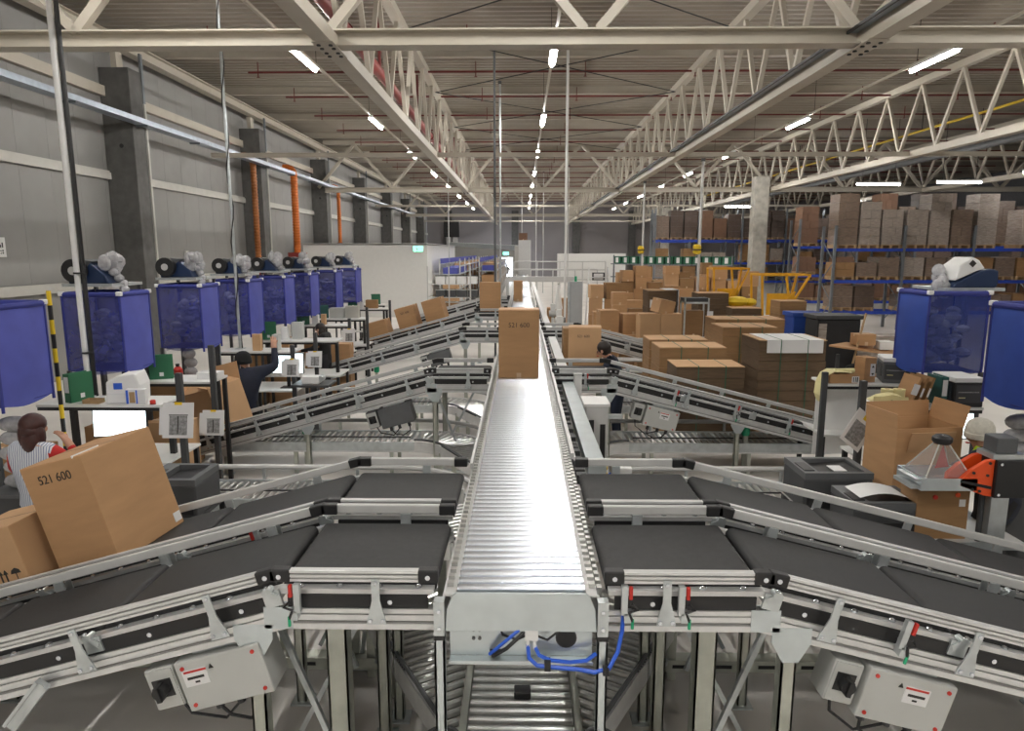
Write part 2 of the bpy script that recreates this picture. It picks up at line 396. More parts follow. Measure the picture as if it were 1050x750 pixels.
long_truss(-2.95, 'lengthwise steel roof truss left of the main conveyor with the red pipe')
rt = long_truss(5.2, 'lengthwise steel roof truss right of the main conveyor')
long_truss(12.9, 'lengthwise steel roof truss over the concrete column on the right')
long_truss(21.0, 'lengthwise roof truss far right over the racks')
e = empty('cable_tray', (5.2, 0, ZC+0.2), label='grey cable tray lying on the right-hand roof truss chord', cat='cable tray')
part('tray_base', 'tray_blue', e, MB().box(-0.24, -0.12, YF, 60, 0, 0.02)); part('tray_side', 'dark_grey', e, MB().box(-0.25, -0.24, YF, 60, 0, 0.06)); part('cable', 'dark_cable', e, MB().box(-0.30, -0.27, YF, 60, -0.02, 0.02)); part('cable', 'dark_cable', e, MB().box(-0.22, -0.19, YF, 60, 0.02, 0.06))
def cross_truss(y, label):
    e = empty('cross_truss', (0, y, ZC), label=label, cat='truss', group='crosswise roof trusses', kind='structure')
    part('bottom_chord', 'beam', e, ibeam(MB(), (XL+0.8, 0, 0.02), (XR-1, 0, 0.02), 0.30, 0.24, 0.025))
    part('top_chord', 'beam', e, MB().box(XL+0.8, XR-1, -0.1, 0.1, 2.45, 2.65))
    d1_ = MB().bar((0, 0, 0.26), (1.95, 0, 2.45), 0.14, 0.14, (0,1,0)).mesh('diagonal', 'beam'); d2_ = MB().bar((1.95, 0, 2.45), (3.9, 0, 0.26), 0.14, 0.14, (0,1,0)).mesh('diagonal', 'beam')
    x = XL+0.4-3.2
    xs = [-2.95-3.9*2, -2.95-3.9, -2.95, -2.95+4.1, 5.2, 5.2+3.85, 12.9, 12.9+4.0, 20.9, 25]
    for a in xs:
        if a > XL: link('diagonal', d1_, e, (a, 0, 0)); link('diagonal', d2_, e, (a, 0, 0))
    return e
cross_truss(11.1, 'wide pale roof beam crossing the top of the picture')
cross_truss(37.0, 'second crosswise roof truss, level with the concrete column')
cross_truss(62.5, 'third crosswise roof truss near the far wall')
for k, y in enumerate((23.6, 49.5, 74.0)):
    tag(MB().box(XL+0.8, 22, y-0.07, y+0.07, ZC+0.05, ZC+0.19).build('roof_strut', 'beam'), ('slim crosswise strut between the first two roof trusses', 'slim crosswise strut between the second and third roof trusses', 'slim crosswise strut just before the far wall')[k], 'strut', 'roof struts', 'structure')
k = 0; y = -31.6
while y < 80:
    e = empty('purlin', (0, y, 8.72), label='pale roof purlin, %s counted from the front' % ORD[k], cat='purlin', group='roof purlins', kind='structure')
    part('flange', 'beam', e, MB().box(XL, XR, -0.07, 0.07, 0, 0.02)); part('web', 'beam', e, MB().box(XL, XR, -0.012, 0.012, 0.02, 0.27))
    k += 1; y += 4.8
# sprinkler pipes
k = 0; y = 5.0
while y < 78:
    x0 = -8.3
    e = empty('sprinkler_pipe', (0, y, 8.45), label='thin red sprinkler pipe under the roof, %s from the front' % ORD[k], cat='pipe', group='red sprinkler pipes')
    part('pipe', 'red_dark', e, MB().cyl((x0, 0, 0), (30, 0, 0), 0.032, 6), True)
    sp = MB().cyl((0, 0, -0.14), (0, 0, 0), 0.018, 6).cyl((0, 0, -0.15), (0, 0, -0.14), 0.05, 8).box(-0.012, 0.012, -0.012, 0.012, 0, 0.3).mesh('sprinkler_head', 'red_dark')
    x = x0+0.3
    while x < 26: link('sprinkler_head', sp, e, (x, 0, 0)); x += 3.3
    k += 1; y += 3.35
e = empty('main_pipe', (-3.35, 0, 7.25), label='thick red sprinkler main running along the left roof truss', cat='pipe')
y = YF
while y < 74: 
    part('pipe_length', 'red_pipe', e, MB().cyl((0, y, 0), (0, y+5.9, 0), 0.115, 12), True); part('coupling', 'red_dark', e, MB().cyl((0, y+5.8, 0), (0, y+6.1, 0), 0.145, 12), True)
    part('hanger', 'red_dark', e, MB().box(-0.03, 0.03, y+2.9, y+3.0, 0.1, 1.4)); y += 6
e = empty('yellow_pipe', (15.6, 0, 7.75), label='yellow gas pipe under the roof at the upper right', cat='pipe')
part('pipe', 'yellow_pipe', e, MB().cyl((0, 8, 0), (0, 60, 0), 0.045, 8), True)
for y in range(10, 60, 6): part('hanger', 'dark_cable', e, MB().box(-0.012, 0.012, y, y+0.024, 0.04, 1.2))
tag(MB().cyl((17.2, 8, 7.0), (17.2, 60, 7.0), 0.13, 10).build('duct_pipe', 'dark_grey', smooth=True), 'dark pipe running along the roof on the right', 'pipe')
# thin wind-bracing rods in the middle bay
k = 0
for ya, yb in ((11, 17.5), (17.5, 24), (24, 30.5), (30.5, 37)):
    for (xa, xb) in ((-2.9, 5.1), (5.1, -2.9)):
        tag(MB().cyl((xa, ya, 8.35), (xb, yb, 8.35), 0.016, 5).build('bracing_rod', 'bolt_dark'), 'thin dark bracing rod under the middle roof, %s pair, leaning %s' % (ORD[k//2], 'right' if xb > xa else 'left'), 'rod', 'bracing rods under the roof'); k += 1
# tube lights
def tube_light(x, y, z, label, L=1.85, along='y', group='ceiling tube lights'):
    e = empty('tube_light', (x, y, z), 0 if along == 'y' else PI/2, label, 'light', group)
    link('housing', LM[0], e); link('tube', LM[1] if along == 'y' else LM[2], e)
    if along == 'x':
        for yy in (-0.7, 0.7): part('hanger', 'dark_cable', e, MB().box(-0.008, 0.008, yy, yy+0.016, 0.11, ZD-z+0.04))
    return e
LM = (MB().box(-0.055, 0.055, -0.95, 0.95, 0.03, 0.11).box(-0.085, 0.085, -0.95, 0.95, 0.03, 0.045).mesh('housing', 'white'), MB().cyl((0, -0.92, 0), (0, 0.92, 0), 0.045, 8).mesh('tube', 'lamp_tube'), MB().cyl((0, -0.92, 0), (0, 0.92, 0), 0.045, 8).mesh('tube', 'rack_tube'))
ZL = 7.55
for rowname, x, y0 in (('left', -5.15, 17.0), ('middle', 0.72, 16.6), ('right', 9.75, 17.3)):
    r = empty('light_rail', (x, 0, ZL+0.11), label='thin pale light rail of the %s row of tube lights' % rowname, cat='light rail', group='light rails')
    part('rail', 'beam', r, MB().box(-0.03, 0.03, YF+1, 78, 0, 0.06))
    for yy in range(-30, 78, 6): part('hanger', 'dark_cable', r, MB().box(-0.006, 0.006, yy, yy+0.012, 0.06, 1.4))
    k = 0
    for j in range(-6, 8):
        y = y0 + j*8.1
        if j < 0:
            lab = 'front ceiling tube light of the %s row, %s before the wide beam' % (rowname, ORD[-j-1])
        else:
            lab = 'bright ceiling tube light of the %s row, %s beyond the wide roof beam' % (rowname, ORD[j])
        tube_light(x, y, ZL, lab)
for k, (x, y) in enumerate(((15.6, 31.0), (19.6, 26.5), (18.6, 30.2), (24.0, 30.5), (14.2, 46.0), (20.5, 44.0), (27.0, 24.0), (12.8, 52.0))):
    tube_light(x, y, 6.0, 'ceiling tube light hung crosswise over the pallet racks, %s of eight' % ORD[k], along='x', group='tube lights over the racks')
# round concrete column in the hall and others
for k, (x, y, r, lab) in enumerate(((12.35, 36.55, 0.36, 'tall pale concrete column standing among the racks on the right'), (12.75, 62.2, 0.36, 'distant concrete column under the third roof truss'))):
    c = empty('hall_column', (x, y, 0), label=lab, cat='column', kind='structure')
    part('shaft', 'concrete_light', c, MB().box(-r, r, -r, r, 0, 6.9), bevel=0.03)

# ================================================================== CONVEYORS
ZB = 1.45        # belt and roller surface height
JX = 1.23        # where the flat belts break into the inclines
CW = 0.82        # conveyor width over the frames
def stadium(a0, a1, t, n=6):
    r = t/2; p = []
    for i in range(n+1):
        q = PI/2 + PI*i/n; p.append((a0+r+r*math.cos(q), -r+r*math.sin(q)))
    for i in range(n+1):
        q = -PI/2 + PI*i/n; p.append((a1-r+r*math.cos(q), -r+r*math.sin(q)))
    return p
def belt_conveyor(s, Y0, label, phi, L, seg=0.95, control=None, legs=(), detail=2, sensors=(), mid_cap=True):
    loc = Vector((s*JX, Y0+CW/2, 0))
    root = empty('belt_conveyor', loc, 0, label, 'conveyor', 'belt conveyors feeding the roller line')
    S = Matrix.Diagonal((s, 1, 1, 1))
    def M(incl, a=0, v=0, w=0):
        m = T(*(-loc)) @ S @ T(JX, Y0, ZB)
        if incl: m = m @ RY(phi)
        return m @ T(a, v, w)
    secs = [(False, -0.80, -0.012)]
    a = 0.03
    while a < L-0.05:
        secs.append((True, a, min(a+seg, L))); a += seg+0.025
    for inc, a0, a1 in secs:
        part('belt', 'belt', root, MB(M(inc)).prism(stadium(a0, a1, 0.075, 7), 0.055, CW-0.055), True)
    for inc, a0, a1 in ((False, -0.79, 0.0), (True, 0.0, L)):
        m = M(inc)
        for v0, v1, fv in ((0.0, 0.045, -1), (CW-0.045, CW, 1)):
            out = v0 if fv < 0 else v1
            part('frame_top', 'alu', root, MB(m).box(a0, a1, v0, v1+(0.006 if fv < 0 else 0), -0.058, -0.032))
            part('cover_strip', 'black', root, MB(m).box(a0+0.03, a1-0.05, out-0.006, out+0.006, -0.130, -0.060))
            # extruded aluminium side profile with two grooves
            part('side_profile', 'alu', root, MB(m).box(a0, a1, v0, v1, -0.245, -0.133).box(a0, a1, out+fv*0.008-0.004, out+fv*0.008+0.004, -0.157, -0.133).box(a0, a1, out+fv*0.008-0.004, out+fv*0.008+0.004, -0.193, -0.165).box(a0, a1, out+fv*0.008-0.004, out+fv*0.008+0.004, -0.245, -0.215))
            part('profile_groove', 'alu_groove', root, MB(m).box(a0, a1, out+fv*0.002-0.003, out+fv*0.002+0.003, -0.215, -0.204))
            # guard rail
            rv = -0.045 if fv < 0 else CW+0.012
            part('guard_rail', 'rail_grey', root, MB(m).box(a0+0.04, a1-0.03, rv, rv+0.033, 0.036, 0.094), bevel=0.008)
            if fv < 0:
                part('rail_rib', 'alu', root, MB(m).box(a0+0.04, a1-0.03, rv-0.010, rv, 0.080, 0.093)); part('rail_rib', 'alu', root, MB(m).box(a0+0.04, a1-0.03, rv-0.010, rv, 0.058, 0.070)); part('rail_rib', 'alu', root, MB(m).box(a0+0.04, a1-0.03, rv-0.010, rv, 0.035, 0.048))
                part('rail_groove', 'alu_groove', root, MB(m).box(a0+0.04, a1-0.03, rv-0.002, rv, 0.070, 0.080))
            for e0 in ((a0-0.03, a0+0.07), (a1-0.085, a1+0.02)):
                part('rail_end_cap', 'black', root, MB(m).box(e0[0], e0[1], rv-0.016, rv+0.038, 0.031, 0.098), bevel=0.008)
                if detail > 1 and fv < 0: part('screw', 'chrome', root, MB(m).cyl(((e0[0]+e0[1])/2, rv-0.024, 0.064), ((e0[0]+e0[1])/2, rv-0.014, 0.064), 0.013, 8))
            # brackets
            k = a0+0.28; step = 0.52 if not inc else 0.72
            if inc: k = a0+0.34
            while k < a1-0.1:
                if fv < 0:
                    mb = MB(m).prism([(k-0.048, -0.185), (k+0.048, -0.185), (k+0.044, -0.155), (k+0.02, -0.06), (k+0.02, 0.055), (k-0.02, 0.055), (k-0.02, -0.06), (k-0.044, -0.155)], -0.066, -0.058)
                    b = part('bracket', 'galv', root, mb)
                    if detail > 1:
                        for dx, dz in ((-0.03, -0.165), (0.03, -0.165), (0, 0.035)): part('screw', 'chrome', b, MB(m).cyl((k+dx, -0.074, dz), (k+dx, -0.066, dz), 0.011, 6))
                else:
                    part('bracket', 'galv', root, MB(m).box(k-0.03, k+0.03, CW, CW+0.014, -0.16, 0.04))
                k += step
            if detail > 1 and fv < 0:
                k = a0+0.22
                while k < a1-0.1:
                    part('screw', 'chrome', root, MB(m).cyl((k, -0.016, -0.095), (k, -0.005, -0.095), 0.013, 8)); k += 0.5
            if detail > 0:
                k = a0+0.08; vv = 0.03 if fv < 0 else CW-0.03
                sc = MB(m)
                while k < a1-0.03:
                    part('axle_end', 'chrome', root, MB(m).ball((k, vv, -0.03), (0.019, 0.019, 0.014), 8, 5), True); k += 0.2
    # joint plates and belt tensioner blocks
    for v in (-0.014, CW+0.006):
        part('joint_plate', 'galv_plate', root, MB(M(False)).box(-0.075, 0.075, v, v+0.008, -0.245, -0.125), bevel=0.003)
    for inc, a0, a1 in secs[1:]:
        part('tensioner', 'galv', root, MB(M(True)).box(a0-0.03, a0+0.06, -0.016, 0.0, -0.115, -0.035).cyl((a0+0.02, -0.03, -0.028), (a0+0.02, 0.02, -0.028), 0.018, 8).bar((a0-0.02, -0.018, -0.075), (a0+0.05, -0.018, -0.02), 0.012, 0.03))
    # cross ties under the belt
    for inc, a0 in ((False, -0.6), (False, -0.2), (True, 0.5), (True, 1.4), (True, 2.3)):
        if not inc or a0 < L: part('cross_tie', 'dark_grey', root, MB(M(inc)).box(a0, a0+0.05, 0.04, CW-0.04, -0.235, -0.18))
    # legs
    for (a, v, w) in legs:
        zt = (ZB-0.245) - (0 if a < 0 else a*math.sin(phi)); xx = (JX+a) if a < 0 else JX+a*math.cos(phi)
        Mw = T(*(-loc)) @ S
        lg = part('leg', 'galv_leg', root, MB(Mw).box(xx-w/2, xx+w/2, Y0+v, Y0+v+0.012, 0, zt).box(xx-w/2, xx-w/2+0.01, Y0+v, Y0+v+w, 0, zt).box(xx+w/2-0.01, xx+w/2, Y0+v, Y0+v+w, 0, zt))
        part('gusset', 'galv_plate', lg, MB(Mw).prism([(xx-0.1, zt+0.06), (xx+0.1, zt+0.06), (xx+0.1, zt-0.02), (xx+0.04, zt-0.13), (xx-0.04, zt-0.13), (xx-0.1, zt-0.02)], Y0+v-0.014, Y0+v-0.006))
        part('foot', 'galv', lg, MB(Mw).box(xx-0.07, xx+0.07, Y0+v-0.03, Y0+v+0.1, 0, 0.012))
    if len(legs) >= 2:
        Mw = T(*(-loc)) @ S
        x0 = JX+legs[0][0]
        for (xa, za, xb, zb, v) in ((x0-0.35, 0.15, x0-0.02, 1.05, 0.3), (x0+0.02, 0.1, x0-0.5, 1.1, 0.66)):
            part('brace', 'galv', root, MB(Mw).bar((xa, Y0+v, za), (xb, Y0+v, zb), 0.03, 0.03))
    # control box hung under the incline
    if control:
        a, dark = control  # dark: shade under the belt put into the box colour
        m = M(True, a, 0.03, -0.255)
        cb = part('control_box', 'dark_grey' if dark else 'grey_box', root, MB(m).box(-0.23, 0.23, -0.06, 0.16, -0.30, -0.02), bevel=0.008)
        part('hanger', 'galv', cb, MB(m).box(-0.15, 0.15, 0.0, 0.04, -0.02, 0.04))
        if not dark:
            part('warning_label', 'paper', cb, MB(m).box(-0.05*s+0.02, 0.15-0.05*s+0.0, -0.064, -0.06, -0.16, -0.07))
            lx = -0.05*s+0.02
            part('print', 'red', cb, MB(m).box(lx, lx+0.12, -0.0655, -0.063, -0.085, -0.074)); part('print', 'ink', cb, MB(m).box(lx+0.02, lx+0.11, -0.0655, -0.063, -0.122, -0.108)); part('print', 'ink', cb, MB(m).box(lx+0.05, lx+0.075, -0.0655, -0.063, -0.145, -0.135))
            part('hazard_mark', 'ink', cb, MB(m).prism([(lx-0.04, -0.085), (lx-0.015, -0.085), (lx-0.0275, -0.062)], -0.0655, -0.061))
            for dx in (-0.19, 0.19):
                for dz in (-0.265, -0.055): part('screw', 'red', cb, MB(m).cyl((dx, -0.066, dz), (dx, -0.06, dz), 0.011, 8))
        o = -s*0.0
        sx = -0.33 if s > 0 else 0.33
        sb = part('switch_box', 'dark_grey' if dark else 'grey_box', root, MB(m).box(sx-0.075, sx+0.075, -0.04, 0.12, -0.26, -0.03), bevel=0.006)
        part('rotary_switch', 'black', sb, MB(m).box(sx-0.05, sx+0.05, -0.05, -0.04, -0.19, -0.09).cyl((sx, -0.10, -0.14), (sx, -0.05, -0.14), 0.036, 14).box(sx-0.012, sx+0.012, -0.115, -0.05, -0.18, -0.10), True)
        part('lid', 'grey_box', sb, MB(m).box(sx-0.07, sx+0.07, -0.046, -0.04, -0.25, -0.04))
        for gx in (-0.12, 0.02, 0.14):
            part('cable_gland', 'charcoal', cb, MB(m).cyl((gx, 0.05, -0.37), (gx, 0.05, -0.30), 0.022, 8))
        part('cable', 'dark_cable', cb, MB(m).tube([(-0.12, 0.05, -0.36), (-0.11, 0.05, -0.43), (0.0, 0.04, -0.47), (0.1, 0.05, -0.43), (0.14, 0.05, -0.36)], 0.009, 6), True)
        part('cable', 'dark_cable', cb, MB(m).tube([(sx, 0.04, -0.25), (sx*0.9, 0.04, -0.36), (sx*0.4, 0.05, -0.44), (0.02, 0.05, -0.36)], 0.008, 6), True)
    # sensors clipped to the near rail
    for (inc, a) in sensors:
        m = M(inc, a, -0.08, 0)
        sn = part('sensor', 'galv', root, MB(m).box(-0.035, -0.005, 0, 0.03, -0.12, 0.03).box(-0.02, 0.02, 0.0, 0.05, -0.16, -0.11))
        part('sensor_head', 'red', sn, MB(m).box(0.0, 0.018, -0.008, 0.014, -0.035, 0.03), bevel=0.004); part('plug', 'green_lens', sn, MB(m).cyl((0.02, 0.0, -0.19), (0.02, 0.0, -0.14), 0.008, 6)); part('cable', 'dark_cable', sn, MB(m).tube([(0.015, 0, -0.06), (0.045, 0, -0.09), (0.0, -0.01, -0.10), (0.02, 0, -0.15)], 0.008, 6), True)
    return root, M

PL, PR = R(15.5), R(14.3)
LEG_A = ((0.14, 0.0, 0.075), (-0.22, 0.22, 0.11), (-0.36, 0.72, 0.07), (-0.42, 0.9, 0.06))
rA, MA = belt_conveyor(-1, 3.20, 'black belt conveyor in the left foreground, nearest of the left ones', PL, 3.4, control=(0.42, False), legs=LEG_A, sensors=((False, -0.10),))
MAl = MA
# latch bracket standing off the near left incline
m = MA(True, 1.32, -0.05, -0.19)
part('swing_bracket', 'galv', rA, MB(m @ RY(R(36))).box(-0.02, 0.30, -0.03, 0.0, -0.04, 0.03).box(-0.02, 0.30, -0.04, -0.03, 0.012, 0.03).box(-0.02, 0.30, -0.04, -0.03, -0.04, -0.022))
rAr, MAr = belt_conveyor(1, 3.20, 'black belt conveyor in the right foreground, nearest of the right ones', PR, 3.4, control=(0.86, False), legs=LEG_A, sensors=((False, -0.42), (True, 0.72), (False, -0.70)))
belt_conveyor(-1, 4.17, 'second black belt conveyor on the left, carrying the two large cartons', PL, 3.4, legs=((0.3, 0.1, 0.06), (2.4, 0.1, 0.06)), sensors=((True, 0.5),))
belt_conveyor(1, 4.17, 'second black belt conveyor on the right, empty, just behind the foreground one', PR, 3.4, legs=((0.3, 0.1, 0.06), (2.4, 0.1, 0.06)))
LEG_C = ((-0.05, 0.0, 0.07), (-0.10, 0.70, 0.07), (1.8, 0.05, 0.06), (3.0, 0.05, 0.07))
belt_conveyor(-1, 9.1, 'third inclined belt conveyor on the left, the tall open carton at its lower end', PL, 3.55, control=(0.62, True), legs=LEG_C, detail=2)
belt_conveyor(1, 9.1, 'third inclined belt conveyor on the right, in front of the flattened carton stacks', PR, 3.4, control=(0.80, False), legs=LEG_C, detail=2, sensors=((True, 0.9), (True, 1.75), (True, 2.5), (False, -0.35)))
belt_conveyor(-1, 14.2, 'fourth inclined belt conveyor on the left, empty', PL, 3.6, control=(0.62, True), legs=((-0.05, 0.0, 0.07),), detail=1)
belt_conveyor(1, 14.2, 'fourth belt conveyor on the right, half hidden behind the leaning carton', PR, 2.2, legs=((-0.05, 0.0, 0.07),), detail=0)
belt_conveyor(-1, 18.9, 'fifth inclined belt conveyor on the left, carrying small upright cartons', PL, 3.6, legs=((-0.05, 0.0, 0.07),), detail=0)
belt_conveyor(-1, 23.6, 'sixth belt conveyor on the left, farthest of the inclines', PL, 3.0, legs=((-0.05, 0.0, 0.07),), detail=0)

# ------------------------------------------------------------------ main roller conveyor
mc = empty('roller_conveyor', (0, 3.1, 0), label='long main conveyor of shiny steel rollers running down the middle', cat='conveyor')
rl = MB().cyl((-0.318, 0, -0.026), (0.318, 0, -0.026), 0.026, 12).mesh('roller', 'chrome', True)
NY = 300
for i in range(NY): link('roller', rl, mc, (0, 0.10+i*0.075, ZB))
far = MB()
for i in range(NY, 640): far.cyl((-0.318, 0.10+i*0.075, ZB-0.026), (0.318, 0.10+i*0.075, ZB-0.026), 0.026, 6)
tag(far.build('roller_run', 'chrome', mc, True), 'distant rollers of the main conveyor', kind='stuff')
YE = 48.0
for s in (-1, 1):
    part('side_frame', 'alu', mc, MB().box(s*0.322, s*0.345, 0.02, YE, 1.28, 1.43)); part('frame_lip', 'rail_grey', mc, MB().box(s*0.322, s*0.375, 0.02, YE, 1.425, 1.433))
    cb = MB()
    for i in range(int(22/0.075)):
        y = 0.12+i*0.075
        cb.box(s*0.340, s*0.372, y-0.016, y+0.016, 1.433, 1.452)
        if s > 0: cb.box(s*0.380, s*0.405, y-0.03, y+0.008, 1.40, 1.440)
    tag(cb.build('axle_blocks', 'roller_low', mc), kind='stuff')
    part('drive_cover', 'alu', mc, MB().box(s*0.376, s*0.392, 0.05, YE, 1.20, 1.40))
part('edge_rail', 'rail_grey', mc, MB().box(0.398, 0.425, 2.2, YE, 1.45, 1.50)); part('edge_rail', 'alu', mc, MB().box(0.425, 0.437, 2.2, YE, 1.44, 1.47))
part('edge_strip', 'rail_grey', mc, MB().box(-0.40, -0.378, 2.0, YE, 1.43, 1.475))
part('cable_trunking', 'galv_plate', mc, MB().box(0.55, 0.70, 2.3, 6.05, 1.28, 1.36)); part('cable_trunking', 'rail_grey', mc, MB().box(0.55, 0.70, 6.9, 10.9, 1.30, 1.37)); part('cable_trunking', 'rail_grey', mc, MB().box(0.55, 0.70, 11.9, 36, 1.30, 1.37))
cc = MB()
for i in range(110):
    y = 2.2+i*0.16; cc.box(0.45, 0.53, y, y+0.09, 1.24, 1.30+random.random()*0.05)
tag(cc.build('drive_chain', 'charcoal', mc), kind='stuff')
# end plate
pl = MB()
prof = []
for i in range(9):
    t = i/8; prof.append((0.02-0.13*math.sin(t*PI/2)*0.9, 1.452-0.19*(1-math.cos(t*PI/2))**0.85 if i else 1.452))
outl = [(-0.315, 1.462), (0.315, 1.462), (0.335, 1.445), (0.365, 1.37), (0.372, 1.258), (-0.372, 1.258), (-0.365, 1.37), (-0.335, 1.445)]
fr = part('end_plate', 'galv_plate', mc, MB(T(0, 0, 0)).prism(outl, -0.012, 0.0), bevel=0.004)
fr.rotation_euler = (R(0), 0, 0)
low = part('end_box', 'galv_plate', mc, MB().box(-0.355, 0.355, 0.03, 0.036, 1.105, 1.28).box(-0.355, 0.355, -0.02, 0.03, 1.085, 1.105), bevel=0.002)
part('round_hole', 'black', low, MB().cyl((0.225, 0.022, 1.205), (0.225, 0.031, 1.205), 0.047, 20)); part('hole_rim', 'charcoal', low, MB().lathe([(0.047, 0), (0.053, 0), (0.053, 0.006), (0.047, 0.006)], 20, T(0.225, 0.024, 1.205) @ RX(-PI/2)))
for dx in (-0.235, -0.205):
    for dz in (1.20, 1.245): part('bolt_hole', 'dark_grey', low, MB().cyl((dx, 0.022, dz), (dx, 0.031, dz), 0.009, 8))
part('slot', 'black', low, MB().box(-0.155, -0.095, 0.022, 0.03, 1.125, 1.14))
cn = part('connector', 'white', low, MB().box(0.02, 0.085, -0.02, 0.03, 1.215, 1.265).box(0.027, 0.042, -0.02, 0.02, 1.17, 1.215).box(0.06, 0.075, -0.02, 0.02, 1.17, 1.215))
part('blue_cable', 'blue_cable', low, MB().tube([(-0.155, 0.0, 1.13), (-0.10, -0.02, 1.19), (-0.04, -0.02, 1.245), (0.0, 0.0, 1.27)], 0.009, 6), True)
part('black_cable', 'dark_cable', low, MB().tube([(-0.14, -0.01, 1.125), (-0.07, -0.03, 1.18), (0.0, -0.02, 1.245), (0.02, 0, 1.255)], 0.010, 6), True)
part('black_cable', 'dark_cable', low, MB().tube([(-0.10, 0.0, 1.27), (-0.09, 0.0, 1.235), (-0.02, 0.0, 1.21), (0.03, -0.01, 1.24)], 0.006, 6), True)
part('black_cable', 'dark_cable', low, MB().tube([(0.08, 0.0, 1.23), (0.13, -0.01, 1.215), (0.17, -0.01, 1.25), (0.22, 0.0, 1.275), (0.30, 0.0, 1.265), (0.37, 0.0, 1.265)], 0.006, 6), True)
part('blue_cable', 'blue_cable', low, MB().tube([(0.034, -0.01, 1.19), (0.04, -0.03, 1.13), (0.08, -0.045, 1.10), (0.16, -0.05, 1.095), (0.28, -0.05, 1.085), (0.36, -0.05, 1.07), (0.43, -0.05, 1.09), (0.475, -0.02, 1.16), (0.50, 0.02, 1.25), (0.51, 0.06, 1.32)], 0.011, 6), True)
part('blue_cable', 'blue_cable', low, MB().tube([(0.068, -0.01, 1.18), (0.09, -0.03, 1.145), (0.14, -0.04, 1.125), (0.24, -0.04, 1.115), (0.32, -0.04, 1.125), (0.37, -0.02, 1.15)], 0.010, 6), True)
part('cable_tie', 'black', low, MB().cbox((0.13, -0.05, 1.11), (0.03, 0.05, 0.045)))
part('cable_tie', 'black', low, MB().cbox((0.415, -0.05, 1.08), (0.03, 0.04, 0.035)))
for s in (-1, 1):
    for k, y in enumerate((-0.02, 4.9, 9.8, 14.7)):
        lg = part('leg', 'galv_plate', mc, MB().box(s*0.40-0.026, s*0.40+0.026, y, y+0.012, 0, 1.22).box(s*0.40-0.026, s*0.40-0.016, y, y+0.05, 0, 1.22).box(s*0.40+0.016, s*0.40+0.026, y, y+0.05, 0, 1.22))
        if k == 0:
            part('leg_cap', 'black', lg, MB().box(s*0.40-0.028, s*0.40+0.028, y-0.004, y+0.052, 1.215, 1.24)); part('corner_plate', 'galv', lg, MB().box(s*0.40-0.026, s*0.40+0.026, y-0.004, y+0.05, 1.24, 1.42))
            for zz in (1.28, 1.37): part('screw', 'chrome', lg, MB().cyl((s*0.40, y-0.012, zz), (s*0.40, y-0.004, zz), 0.010, 6))

